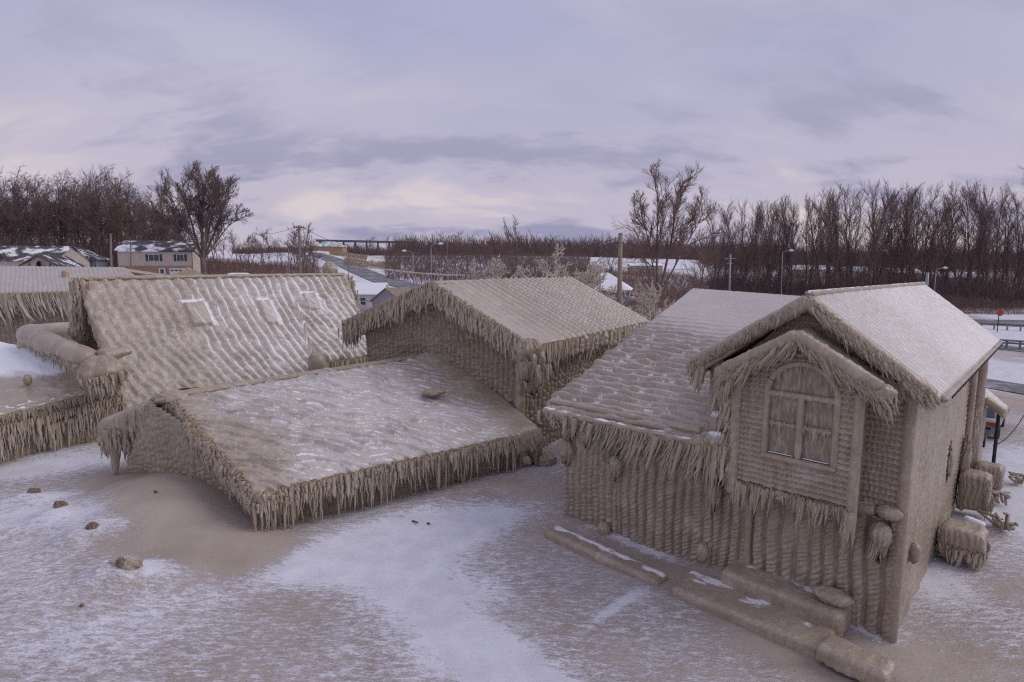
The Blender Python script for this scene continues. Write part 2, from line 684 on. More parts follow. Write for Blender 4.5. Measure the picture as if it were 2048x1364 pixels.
def lump(name, parent, c, rx, ry, rz, seed=0, amp=0.18, freq=2.2, drip=0.0, mat=None, ax=(1, 0, 0), res=44, flat=False, snow=0.0, ribs_=0.0):
    """an ice-coated knob: a noisy rounded body, drawn out below into drips when drip > 0"""
    nu, nv = res, res // 2 + 2
    u = np.linspace(0, 2 * math.pi, nu)
    v = np.linspace(0.0, math.pi, nv)
    Ug, Vg = np.meshgrid(u, v, indexing="ij")
    x, y, z = np.cos(Ug) * np.sin(Vg), np.sin(Ug) * np.sin(Vg), np.cos(Vg)
    n = fbm(x * freq + seed * 3.7 + z, y * freq + z * freq * 0.7, 4, seed) + 0.45 * fbm(x * freq * 3 + z * 2, y * freq * 3 - z * 2, 2, seed + 7)
    n2 = fbm(np.cos(Ug) * 5 + seed, np.sin(Ug) * 5, 2, seed + 2)
    s = 1 + amp * n + (ribs_ + 0.08) * n2 * np.sin(Vg)
    zz = z * s
    zz = np.where(z < 0, zz * (1 + drip * (0.6 + 1.2 * np.clip(n2, -0.3, 1))), zz)
    tp = np.where(z < 0, 1 - 0.5 * min(drip, 1.2) * 0.6 * np.clip(-z, 0, 1) ** 1.5, 1)
    ax = nrm(ax)
    ay = np.cross(ZUP, ax)
    c = np.asarray(c, float)
    P = c + (x * s * rx * tp)[..., None] * ax + (y * s * ry * tp)[..., None] * ay + (zz * rz)[..., None] * ZUP
    P[-1] = P[0]
    sn = snow * sstep(z, 0.3, 0.9)
    return mesh_obj(name, P.reshape(-1, 3), grid_faces(nu, nv)[:, ::-1], mat or M_ICE, parent, True, sn.reshape(-1))


def beam(name, parent, pts, r, seed=0, amp=0.2, freq=3.0, squash=1.0, mat=None, res=0.05, drip=0.0, snow=0.0, endcap=True, k=22, rib=0.0, ribf=6.0, bx=1.0):
    """an ice-coated rod, rail or board along a polyline"""
    pts = np.asarray(pts, float)
    seg = np.linalg.norm(np.diff(pts, axis=0), axis=1)
    cum = np.concatenate([[0], np.cumsum(seg)])
    n = max(6, int(cum[-1] / res))
    s = np.linspace(0, cum[-1], n)
    c = np.stack([np.interp(s, cum, pts[:, i]) for i in range(3)], -1)
    rr = np.interp(s, cum, r) if not isinstance(r, (int, float)) else np.full(n, float(r))
    if endcap:
        d = np.minimum(s, cum[-1] - s)
        rr = rr * np.sqrt(np.clip(1 - (1 - np.clip(d / np.maximum(rr * 0.7, 1e-3), 0, 1)) ** 2, 0.0004, 1))
    t = np.gradient(c, axis=0)
    t /= np.linalg.norm(t, axis=1, keepdims=True)
    upv = np.where(np.abs(t[:, 2:3]) > 0.9, np.array([[1.0, 0, 0]]), np.array([[0, 0, 1.0]]))
    a = np.cross(t, upv)
    a /= np.linalg.norm(a, axis=1, keepdims=True)
    b = np.cross(a, t)
    th = np.linspace(0, 2 * math.pi, k)
    S, T = np.meshgrid(s, th, indexing="ij")
    nn = fbm(S * freq + seed * 2.1, np.cos(T) * 1.4 + np.sin(T) * 0.9 + seed, 3, seed)
    if rib:
        nn = nn + rib * (np.abs(np.sin(S * ribf + 1.5 * fbm(S, T * 0.4, 2, seed) + np.cos(T) * 0.8)) - 0.6)
    sc = 1 + amp * nn
    dz = np.where(np.sin(T) < 0, 1 + drip * np.clip(0.4 + fbm(S * 4.0, S * 0 + seed, 2, seed + 1), 0, 2), 1.0)
    ct, st = np.sign(np.cos(T)) * np.abs(np.cos(T)) ** bx, np.sign(np.sin(T)) * np.abs(np.sin(T)) ** bx
    P = c[:, None] + (rr[:, None] * ct * sc)[..., None] * a[:, None] + (rr[:, None] * squash * st * sc * dz)[..., None] * b[:, None]
    P[:, -1] = P[:, 0]
    sn = snow * sstep(np.sin(T), 0.5, 0.95) * sstep(fbm(S * 2, T, 2, seed), -0.3, 0.3)
    return mesh_obj(name, P.reshape(-1, 3), grid_faces(n, k)[:, ::-1], mat or M_ICE, parent, True, sn.reshape(-1))
# ------------------------------------------------------------------ terrain and ground
_TP = [0, 300, 500, 640, 740, 860, 1050, 1350, 1500, 2000]
_TD = [
    ([45, 60, 80, 100, 140, 250, 600, 1500], [0, 1.0, 4.0, 6.8, 10.3, 16, 22, 24]),
    ([45, 60, 80, 100, 140, 250, 600, 1500], [0, 0.8, 4.0, 6.8, 10.0, 15, 21, 24]),
    ([45, 60, 80, 110, 170, 250, 600, 1500], [0, 0.4, 3.2, 6.6, 10, 14.5, 21, 24]),
    ([45, 60, 90, 140, 200, 260, 600, 1500], [0, 0.2, 2.8, 7, 12, 16.3, 21, 24]),
    ([45, 60, 95, 150, 200, 260, 600, 1500], [0, 0.2, 2.6, 6, 9.5, 14, 21, 24]),
    ([45, 60, 110, 160, 220, 300, 600, 1500], [0, 0.2, 3.0, 6.5, 10.5, 15, 21, 24]),
    ([45, 60, 120, 200, 300, 600, 1500], [0, 0.2, 4.6, 9.6, 15, 21, 24]),
    ([45, 60, 110, 150, 220, 300, 600, 1500], [0, 0, 2.0, 4.6, 8.6, 13, 20, 24]),
    ([45, 60, 110, 150, 200, 300, 600, 1500], [0, 0, 0.8, 2.0, 5, 11, 20, 24]),
    ([45, 60, 112, 150, 200, 300, 600, 1500], [0, 0, 0.4, 1.2, 4.5, 10, 20, 24]),
]


def base_terrain(X, Y):
    X, Y = np.broadcast_arrays(np.asarray(X, float), np.asarray(Y, float))
    az = np.arctan2(X, Y)
    d = np.hypot(X, Y)
    dy = d * np.cos(np.clip(az, -1.0, 1.0))
    px = 1024 + F * 1.008 * np.tan(np.clip(az, -0.95, 0.95))
    out = np.zeros_like(d)
    cols = np.stack([np.interp(dy, a, b) for a, b in _TD], 0)
    p = np.clip(px, _TP[0], _TP[-1])
    i = np.clip(np.searchsorted(_TP, p, side="right") - 1, 0, len(_TP) - 2)
    tp = np.asarray(_TP, float)
    w = (p - tp[i]) / (tp[i + 1] - tp[i])
    flat = cols.reshape(len(_TP), -1)
    k = np.arange(flat.shape[1])
    fi = i.reshape(-1)
    out = (flat[fi, k] * (1 - w.reshape(-1)) + flat[fi + 1, k] * w.reshape(-1)).reshape(d.shape)
    return out * (1 - sstep(np.abs(az), 1.25, 2.0))


def gauss(X, Y, c, a, b, ang, sharp=2.0):
    ca, sa = math.cos(ang), math.sin(ang)
    dx, dy = X - c[0], Y - c[1]
    p, q = dx * ca + dy * sa, -dx * sa + dy * ca
    return np.exp(-(np.abs(p / a) ** sharp + np.abs(q / b) ** sharp))


# drifts and ice aprons: (centre, half length, half width, angle, height)
AZU = math.radians(-46.0)       # along the front of the two-storey house
DRIFTS = [
    (at_z(345, 985, 0.6), 3.6, 2.4, math.radians(-45), 0.85),
    (at_z(300, 1060, 0.3), 4.5, 2.5, math.radians(-30), 0.30),
    (at_z(850, 1010, 0.1), 5.5, 0.9, math.radians(38), 0.22),
    (at_z(1470, 1125, 0.3), 2.0, 0.7, AZU, 0.34),
    (at_z(1600, 1170, 0.3), 1.5, 0.6, AZU, 0.34),
    (at_z(1180, 1040, 0.2), 2.0, 0.9, AZU, 0.16),
    (at_z(1000, 1250, 0.1), 5.0, 1.6, 0.3, 0.14),
    (at_z(100, 1200, 0.1), 3.5, 1.5, 0.1, 0.25),
    (at_z(160, 900, 0.1), 3.5, 1.2, 0.5, 0.25),
    (at_z(48, 1000, 0.1), 0.8, 0.5, 0.0, 0.30), (at_z(100, 1045, 0.1), 0.8, 0.5, 0.0, 0.30), (at_z(160, 1100, 0.1), 0.8, 0.5, 0.0, 0.30), (at_z(225, 1178, 0.1), 0.75, 0.45, 0.0, 0.34),
]


def terrain(X, Y):
    z = base_terrain(X, Y)
    for c, a, b, g, h in DRIFTS:
        z = z + h * gauss(X, Y, c, a, b, g)
    d = np.hypot(X, Y)
    near = 1 - sstep(d, 35, 60)
    z = z + near * (0.07 * fbm(X * 0.35, Y * 0.35, 3, 3) + 0.018 * fbm(X * 1.2, Y * 3.2, 2, 5) + 0.012 * fbm(X * 3.0, Y * 9.0, 2, 8) * (1 - sstep(d, 14, 26)))
    z = z + sstep(d, 60, 120) * 0.5 * fbm(X * 0.03, Y * 0.03, 3, 4)
    return z


def ter(x, y):
    return float(terrain(np.array([x]), np.array([y]))[0])


def on_ground(px, py, d):
    """a place d metres ahead under picture column px, set on the terrain"""
    p = at_y(px, py, d)
    p[2] = ter(p[0], p[1])
    return p


# brown (silty ice) and white (snow) patches: (picture spot on the ground, half length, half width, angle, weight)
PATCH = [
    ((380, 1040), 4.6, 2.1, -0.75, -0.50), ((300, 960), 2.4, 1.6, -0.5, -0.35), ((470, 1120), 2.6, 1.0, -0.5, -0.35),
    ((560, 1100), 0.9, 0.7, 0.0, -0.2),
    ((820, 1070), 4.8, 1.2, 0.62, 0.80), ((720, 1115), 2.4, 0.8, 0.3, 0.5), ((860, 1170), 1.8, 1.0, -0.3, 0.42),
    ((1010, 1340), 2.0, 0.7, -0.6, 0.55), ((930, 1260), 1.8, 0.6, -0.7, 0.40),
    ((1080, 985), 2.6, 1.7, 0.4, -0.34), ((1100, 1040), 1.5, 0.9, 0.0, -0.15),
    ((1420, 1170), 2.8, 0.85, AZU, -0.24), ((1560, 1230), 2.6, 0.8, AZU, -0.28), ((1240, 1120), 1.8, 0.5, AZU, -0.12),
    ((1600, 1300), 1.5, 0.7, AZU, -0.18), ((1880, 1310), 2.0, 0.8, 0.0, -0.20), ((1480, 1270), 1.6, 0.8, -0.5, -0.1),
    ((1240, 1205), 0.9, 0.12, 0.75, 0.5), ((1150, 1000), 0.5, 0.2, 0.0, 0.3),
    ((1290, 1095), 1.6, 0.22, AZU, 0.45), ((1740, 1255), 0.5, 0.25, AZU, 0.6), ((1530, 1150), 2.4, 0.12, AZU, 0.55),
    ((1880, 1150), 1.0, 1.0, 0.8, 0.35), ((1985, 1000), 3.0, 2.0, 0.8, 0.45), ((2010, 900), 7.0, 4.0, 0.8, 0.5),
    ((1985, 1170), 0.9, 0.7, 0.3, -0.25), ((1960, 1055), 0.9, 0.6, 0.3, -0.30),
    ((60, 930), 5.0, 1.0, 0.45, 0.40), ((60, 1030), 2.6, 1.4, 0.0, 0.28), ((210, 1080), 1.4, 0.7, 0.0, 0.30), ((290, 1155), 1.0, 0.45, 0.0, 0.5),
    ((30, 1130), 3.5, 1.6, 0.0, 0.14), ((100, 1290), 2.5, 0.8, 0.1, 0.12), ((170, 1050), 0.8, 0.4, 0, 0.4), ((110, 990), 0.8, 0.4, 0, 0.4),
]


def build_ground():
    azs = np.radians(np.concatenate([np.linspace(-180, -62, 40)[:-1], np.linspace(-62, 62, 660), np.linspace(62, 180, 40)[1:]]))
    ds = np.concatenate([np.linspace(0.5, 6, 6)[:-1], np.geomspace(6, 70, 300)[:-1], np.geomspace(70, 6000, 90)])
    AZ, DD = np.meshgrid(azs, ds, indexing="ij")
    X, Y = DD * np.sin(AZ), DD * np.cos(AZ)
    Z = terrain(X, Y)
    s = np.full_like(X, 0.51)
    s = s + 0.16 * fbm(X * 0.22, Y * 0.30, 3, 9)
    for (px, py), a, b, g, w in PATCH:
        s = s + w * gauss(X, Y, at_z(px, py, 0.15), a, b, g, 2.0)
    d = np.hypot(X, Y)
    far = sstep(d, 24, 40)
    s = s * (1 - far) + far * (0.74 - 0.42 * sstep(fbm(X * 0.05, Y * 0.05, 4, 12), 0.0, 0.45))
    F_ = grid_faces(len(azs), len(ds))
    o = mesh_obj("ground", np.stack([X, Y, Z], -1).reshape(-1, 3), F_[:, ::-1], M_GROUND, None, True, np.clip(s, 0, 1).reshape(-1))
    nrmz = o.data.polygons[len(o.data.polygons) // 2].normal.z
    if nrmz < 0:
        o.data.flip_normals()
    return kind(o, "structure")


def ground_material():
    m, nt, bs = new_mat("snow_and_silty_ice_ground")
    at_n = nt.nodes.new("ShaderNodeAttribute")
    at_n.attribute_name = "snow"
    rip = noise_out(nt, 3.2, 5, 0.62, sc=(1.0, 3.0, 1.0), rot=(0, 0, 0.16), dist=0.5)
    rip2 = noise_out(nt, 11.0, 4, 0.65, sc=(1.0, 2.4, 1.0), rot=(0, 0, 0.1), dist=0.4)
    ripc = mth(nt, "ADD", mth(nt, "MULTIPLY", rip, 0.55), mth(nt, "MULTIPLY", rip2, 0.45))
    sf = mrange(nt, mth(nt, "ADD", at_n.outputs["Fac"], mth(nt, "MULTIPLY", mth(nt, "SUBTRACT", ripc, 0.5), 1.75)), 0.33, 0.73)
    tone = noise_out(nt, 0.4, 4)
    brown = mixc(nt, mrange(nt, tone, 0.35, 0.65), (0.400, 0.328, 0.270), (0.495, 0.415, 0.352))
    white = mixc(nt, mrange(nt, noise_out(nt, 1.3, 4), 0.3, 0.7), (0.80, 0.80, 0.85), (0.70, 0.685, 0.73))
    nt.links.new(mixc(nt, sf, brown, white), bs.inputs["Base Color"])
    bs.inputs["Roughness"].default_value = 0.75
    bs.inputs["Specular IOR Level"].default_value = 0.2
    bump(nt, bs, mth(nt, "ADD", mth(nt, "ADD", ripc, mth(nt, "MULTIPLY", noise_out(nt, 30.0, 4, 0.7), 0.25)), mth(nt, "MULTIPLY", sf, 0.3)), 0.8, 0.07)
    return m


M_GROUND = ground_material()
ground = build_ground()


def ribbon(name, mat, centre, width, lift=0.06, kindname="structure", step=1.5):
    """a strip laid along a plan polyline on the terrain"""
    c = np.asarray(centre, float)[:, :2]
    seg = np.linalg.norm(np.diff(c, axis=0), axis=1)
    cum = np.concatenate([[0], np.cumsum(seg)])
    n = max(4, int(cum[-1] / step))
    s = np.linspace(0, cum[-1], n)
    p = np.stack([np.interp(s, cum, c[:, 0]), np.interp(s, cum, c[:, 1])], -1)
    for _ in range(12):
        p[1:-1] = (p[:-2] + 2 * p[1:-1] + p[2:]) / 4
    t = np.gradient(p, axis=0)
    t /= np.linalg.norm(t, axis=1, keepdims=True)
    nrl = np.stack([t[:, 1], -t[:, 0]], -1)
    w = np.linspace(-width / 2, width / 2, 7)
    G = p[:, None] + nrl[:, None] * w[None, :, None]
    zc_ = base_terrain(p[:, 0], p[:, 1])
    Z = np.maximum(terrain(G[..., 0], G[..., 1]), zc_[:, None]) + lift
    o = mesh_obj(name, np.concatenate([G, Z[..., None]], -1).reshape(-1, 3), grid_faces(n, 7), mat, None, True)
    if o.data.polygons[0].normal.z < 0:
        o.data.flip_normals()
    return kind(o, kindname)


def road_material():
    m, nt, bs = new_mat("slushy_asphalt")
    a = noise_out(nt, 0.35, 5, 0.65)
    b = noise_out(nt, 2.0, 4, 0.6)
    f_ = mrange(nt, mth(nt, "ADD", mth(nt, "MULTIPLY", a, 0.6), mth(nt, "MULTIPLY", b, 0.4)), 0.48, 0.66, 0.0, 0.75)
    nt.links.new(mixc(nt, f_, (0.135, 0.125, 0.135), (0.52, 0.51, 0.55)), bs.inputs["Base Color"])
    bs.inputs["Roughness"].default_value = 0.7
    return m


M_ROAD = road_material()
# the highway that climbs away behind the houses, and the street beyond the two-storey house
road_pts = [at_y(560, 506, 300), at_y(610, 515, 240), at_y(690, 535, 180), at_y(780, 562, 135), at_y(900, 590, 112), at_y(1120, 610, 102), at_y(1400, 610, 98), at_y(1800, 640, 86), at_y(2300, 640, 80)]
ribbon("road", M_ROAD, road_pts, 8.0, 0.12)
street_pts = [at_z(1750, 735, 0), at_z(1960, 762, 0), at_z(2050, 778, 0), at_z(2400, 845, 0)]
ribbon("street", M_ROAD, street_pts, 3.6, 0.05)
ribbon("track_road", M_ROAD, [at_z(1955, 690, 0), at_z(2048, 700, 0), at_z(2300, 728, 0)], 4.0, 0.05)
# ------------------------------------------------------------------ ice patterns: metres along, metres down or up -> (relief, snow)
def rib_profile(c, power=2.2):
    col = np.floor(c)
    f_ = c - col
    return 1 - np.abs(2 * f_ - 1) ** power, col, f_


def drops(y, sp, col, seed=0, jitter=0.5):
    """overlapping frozen drops down a rib: each bulges towards its lower end"""
    ph = y / sp + hsh(col, seed) * 7.0 + jitter * pn(y * 0.9 / sp, col * 1.37, seed)
    g = ph - np.floor(ph)
    return np.clip(np.sin(np.pi * g**0.7), 0, 1) ** 0.8, np.floor(ph)


def pat_furrows(spacing=0.58, amp=0.13, shear=0.12, snowlo=0.2, boxes=()):
    def f_(x, y, e, LU, LV):
        rightness = sstep(x / LU, -0.05, 0.70)
        w = 0.75 * fbm(x * 0.35, y * 0.35, 3, 2) + (0.30 - 0.16 * rightness) * fbm(x * 1.5, y * 0.9, 2, 4)
        c = (x - shear * y - 0.03 * y * y) / spacing + w
        col = np.floor(c)
        fr = c - col
        pr = sstep(fr, 0.0, 0.62) * (1 - sstep(fr, 0.70, 0.98))      # gentle on one side, steep on the other
        scale_n = fbm(x * 1.7 + col * 3.1, y * 3.0, 2, 6)
        fine = fbm(x * 5, y * 5, 3, 7)
        depth = 0.52 + 0.48 * rightness
        h = amp * depth * pr * (0.8 + 0.4 * hsh(col, 3)) * np.clip(0.75 + 1.0 * fbm(x * 0.8, y * 0.9, 2, 10), 0.25, 1.4) + 0.10 * scale_n * (0.5 + 0.5 * pr) + 0.035 * fine
        patch = 0.55 + 0.6 * fbm(x * 0.45, y * 0.5, 3, 8)
        brk = sstep(fbm(x * 2.0 + col * 1.7, y * 2.6, 2, 9), -0.45, 0.05)
        sn = (sstep(fr, 0.78, 0.90) + sstep(fr, 0.09, 0.0)) * (0.30 + 0.70 * rightness) * (0.25 + 0.75 * sstep(patch, 0.10, 0.5)) * (0.25 + 0.75 * brk)
        sn = np.maximum(sn, 0.34 + 0.10 * fine)
        for (x0, x1, y0, y1) in boxes:
            xs = x - 0.10 * (y - y0)
            ins = sstep(xs, x0, x0 + 0.2) * (1 - sstep(xs, x1 - 0.2, x1)) * sstep(y, y0, y0 + 0.2) * (1 - sstep(y, y1 - 0.3, y1))
            streak = fbm((x - y) * 2.4, (x + y) * 0.8, 3, 5)
            h = h * (1 - ins) + ins * (amp * 1.35 + 0.06 * streak)
            ragged = 0.55 + 0.45 * sstep(fbm(x * 3, y * 3, 2, 15), -0.35, 0.1)
            edge = np.exp(-(((xs - x1) / 0.10) ** 2)) * sstep(y, y0, y0 + 0.2) * (1 - sstep(y, y1 - 0.3, y1)) + np.exp(-(((y - y0) / 0.10) ** 2)) * sstep(xs, x0, x0 + 0.2) * (1 - sstep(xs, x1 - 0.2, x1))
            edge = edge + 0.7 * np.exp(-(((xs - x0 - 0.35 - 0.25 * (y - y0)) / 0.12) ** 2)) * sstep(y, y0, y0 + 0.2) * (1 - sstep(y, y1 - 0.3, y1))
            sn = sn * (1 - 0.75 * ins) + np.clip(edge, 0, 1) * 0.72 * ragged
        return h, np.clip(sn, 0, 1), 0.08 + 0.42 * rightness * sstep(patch, 0.2, 0.8)
    return f_


def pat_flow(amp=0.085, ang=0.62, sp=0.34, snow=1.0, side=0.0):
    """long wavy crests that wander down the slope, steep on their lower side, with snow lodged behind them"""
    ca, sa = math.cos(ang), math.sin(ang)

    def f_(x, y, e, LU, LV):
        wx = x + 0.45 * fbm(x * 0.5, y * 0.5, 3, 21)
        wy = y + 0.45 * fbm(x * 0.5, y * 0.5, 3, 22)
        a, b = wx * ca + wy * sa, -wx * sa + wy * ca
        c = b / sp + 0.95 * fbm(a * 0.55, b * 0.8, 2, 23) + 0.28 * fbm(a * 1.8, b * 1.6, 2, 24)
        row = np.floor(c)
        fr = c - row
        pr = sstep(fr, 0.0, 0.70) * (1 - sstep(fr, 0.76, 0.99))
        live = np.clip(0.55 + 1.2 * pn(a * 0.8 + row * 7.7, row * 3.1, 26), 0.12, 1.2)
        n2 = fbm(a * 1.6, b * 2.6, 2, 25)
        n3 = fbm(x * 5, y * 5, 3, 29)
        smooth = sstep(x / LU, 1.02, 0.66)
        k = 0.18 + 0.82 * smooth
        h = amp * k * (pr * live + 0.55 * n2) + 0.035 * n3
        patch = 0.50 + 0.50 * fbm(x * 0.25, y * 0.35, 3, 28) + 0.42 * np.exp(-(((x / LU - 0.50) / 0.32) ** 2)) * np.exp(-(((y / LV - 0.40) / 0.6) ** 2)) - 0.35 * sstep(x / LU, 0.22, 0.0) + 0.25 * sstep(y / LV, 0.6, 1.0) * sstep(x / LU, 0.3, 0.5)
        lodged = sstep(fr, 0.84, 0.93) + sstep(fr, 0.07, 0.0)
        brk = sstep(fbm(a * 2.6 + row * 1.9, b * 2.6, 3, 27), -0.25, 0.3)
        sn = snow * 0.9 * lodged * (0.30 + 0.70 * brk) * (0.30 + 0.70 * sstep(patch, 0.25, 0.70))
        sn = np.maximum(sn, snow * (0.33 + 0.12 * n3))
        valley = sstep(x / LU, 0.84, 0.97)
        sn = sn * (1 - 0.7 * valley)
        h = h + 0.20 * valley
        return h, np.clip(sn, 0, 1), snow * (0.06 + 0.46 * sstep(patch, 0.3, 0.95)) * (1 - 0.8 * valley)
    return f_


def pat_lines(spacing=0.22, amp=0.035, shear=0.05, snow=0.7, warp=0.18, smooth_near=0.35, base_snow=0.0, bead=0.012):
    def f_(x, y, e, LU, LV):
        w = warp * fbm(x * 0.5, y * 0.25, 2, 31)
        c = (x + shear * y) / spacing + w
        pr, col, fr = rib_profile(c, 2.0)
        b, _ = drops(y, 0.22, col, 33)
        k = 0.25 + 0.75 * sstep(x / LU, 0.0, smooth_near)
        h = (amp * pr + bead * b) * k + 0.020 * fbm(x * 4, y * 4, 3, 35)
        patch = 0.5 + 0.6 * fbm(x * 0.35, y * 0.5, 3, 37)
        sn = snow * (sstep(fr, 0.78, 0.98) + sstep(fr, 0.12, 0.0)) * sstep(patch, 0.2, 0.65) * sstep(x / LU, 0.15, 0.7) * (0.55 + 0.5 * (1 - b))
        sn = np.maximum(sn, 0.33)
        film = base_snow * (0.62 + 0.38 * sstep(x / LU, 0.0, 0.7) + 0.30 * fbm(x * 0.4, y * 0.5, 3, 39)) * (0.75 + 0.40 * (1 - pr))
        return h, np.clip(sn, 0, 1), film
    return f_


def pat_scales(amp=0.07, smooth_top=0.52):
    """swollen, wavy courses near the eave that fade into smooth, finely streaked ice towards the ridge"""
    def f_(x, y, e, LU, LV):
        k = sstep(y / LV - 0.16 * (x / LU - 0.5) + 0.06 * fbm(x * 0.4, y * 0.3, 2, 41), smooth_top - 0.26, smooth_top + 0.16)
        wy = y + 0.16 * fbm(x * 0.9, y * 0.8, 3, 42) + 0.05 * x
        wx = x + 0.35 * fbm(x * 0.8, y * 0.9, 2, 43)
        c = wy / 0.33
        row = np.floor(c)
        fy = c - row
        step_ = sstep(fy, 0.0, 0.75) * (1 - sstep(fy, 0.84, 1.0))
        n = pn(wx * 1.9 + row * 5.3, wy * 2.0, 45)
        n2 = fbm(wx * 3.0, wy * 6.0, 2, 44)
        h = k * (amp * step_ * (0.55 + 0.75 * np.clip(n + 0.4, 0, 1.2)) + 0.035 * n2) + (1 - k) * 0.010 * fbm(x * 6, y * 1.2, 2, 46) + 0.014 * fbm(x * 7, y * 7, 2, 47)
        patch = 0.5 + 0.7 * fbm(x * 0.5, y * 0.6, 3, 48)
        sn = k * (sstep(fy, 0.84, 0.96) + sstep(fy, 0.10, 0.0)) * sstep(patch - 0.8 * n, 0.35, 0.8) * (0.95 - 0.4 * sstep(x / LU, 0.5, 0.9)) * sstep(fbm(x * 3.5, y * 5.0, 3, 49), -0.25, 0.25)
        sn = np.maximum(sn, 0.34)
        return h, np.clip(sn, 0, 1), 0.12 + 0.30 * (1 - k)
    return f_


def pat_plain(amp=0.04, snow=0.0, f1=1.4):
    def f_(x, y, e, LU, LV):
        h = amp * fbm(x * f1, y * f1 * 1.4, 4, 51)
        return h, np.clip(np.maximum(0.30, snow * (0.55 + 0.9 * fbm(x * 0.5, y * 0.6, 3, 52))), 0, 1)
    return f_


def wp_ribs(sp=0.32, amp=0.10, bead=0.045, bsp=0.075, warp=0.12, seed=0):
    """tall rope-like ribs of ice on vertical boards"""
    def f_(x, z, L):
        c = x / sp + warp * fbm(x * 0.6, z * 0.5, 2, 60 + seed) + 0.45 * fbm(x * 0.9, 3.3 + 0 * z, 2, 61 + seed) + 0.10 * fbm(x * 2.5, z * 1.6, 2, 62 + seed)
        pr, col, fr = rib_profile(c, 1.8)
        wid = 0.7 + 0.5 * hsh(col, seed + 2)
        ph = z / bsp + (fr - 0.5) * 1.4 + hsh(col, seed) * 5 + 0.9 * pn(z * 2.2, col * 1.7, seed)
        g = ph - np.floor(ph)
        b = np.clip(np.sin(np.pi * g), 0, 1) ** 0.7
        pr = sstep(pr, 0.02, 0.80)
        h = 0.85 * amp * wid * pr * (0.65 + 0.5 * np.clip(0.5 + fbm(x * 1.1, z * 0.8, 2, 63 + seed), 0, 1.2)) + bead * b * pr * (0.6 + 0.6 * hsh(np.floor(ph) + col * 31, 3)) + 0.02 * fbm(x * 9, z * 9, 2, 66) + 0.10 * fbm(x * 0.9, z * 0.6, 3, 67)
        return h, 0 * x
    return f_


def wp_knobs(sp=0.30, amp=0.10, bsp=0.20, bead=0.075, seed=0, warp=0.35, fine=0.02):
    """columns of swollen frozen drops"""
    def f_(x, z, L):
        wx = warp * fbm(x * 0.7, z * 0.6, 3, 70 + seed)
        c = x / sp + wx
        pr, col, fr = rib_profile(c, 2.0)
        b, row = drops(-z, bsp, col, seed + 4, 0.8)
        var = 0.55 + 0.75 * hsh(col * 5 + row * 17, seed)
        big_ = fbm(x * 0.5, z * 0.35, 2, 74 + seed)
        h = amp * pr + bead * b * pr * var + fine * fbm(x * 8, z * 6, 2, 75) + 0.10 * big_
        return h, 0 * x
    return f_


def wp_siding(sp=0.13, amp=0.045, tooth=0.09, seed=0, hang=0.0, mask=None):
    """clapboards, each course edged with little frozen drips"""
    def f_(x, z, L):
        c = -z / sp + 0.05 * fbm(x * 0.8, z, 2, 80 + seed)
        row = np.floor(c)
        fz = c - row
        t = (x / tooth + hsh(row, seed) * 0.35 + 0.3 * fbm(x * 2, z * 2, 2, 82))
        tf = np.abs(2 * (t - np.floor(t)) - 1)
        edge = fz + 0.22 * (1 - tf) * (0.5 + hsh(np.floor(t) + row * 13, 7))
        h = 1.15 * amp * sstep(edge, 0.10, 0.85) * (1 - sstep(edge, 0.98, 1.12)) + 0.014 * (1 - tf) + 0.008 * fbm(x * 10, z * 10, 2, 84)
        if hang:
            pr, col, fr = rib_profile(x / 0.24 + 0.4 * fbm(x * 0.8, z * 0.5, 2, 86 + seed), 2.0)
            h = h + hang * pr * hsh(col, seed + 3)
        if mask is not None:
            h = h * mask(x, z) - 0.10 * (1 - mask(x, z))
        return h, 0 * x
    return f_


def wp_speck(amp=0.03):
    """a fine pimpled crust with faint slanting courses"""
    def f_(x, z, L):
        n = fbm(x * 7 + z * 2.0, z * 9, 3, 90)
        c = (z - 0.02 * x) / 0.16
        line = np.abs(2 * (c - np.floor(c)) - 1)
        far_ = sstep(x / L, 0.15, 0.5)
        return amp * n + 0.030 * line * (0.3 + 0.7 * far_) + 0.05 * fbm(x * 1.2, z * 0.5, 3, 92) + 0.04 * np.clip(fbm(x * 3.0, z * 0.7, 3, 93), 0, 1), 0 * x
    return f_


def lerp(a, b, t):
    return np.asarray(a, float) * (1 - t) + np.asarray(b, float) * t


# ------------------------------------------------------------------ the two-storey house
CN = at_z(1785, 1285, 0.0)
VV = np.array([math.sin(math.radians(44)), math.cos(math.radians(44)), 0])
UL = np.array([-VV[1], VV[0], 0])


def LR(s, v, z):
    return CN + UL * s + VV * v + ZUP * z


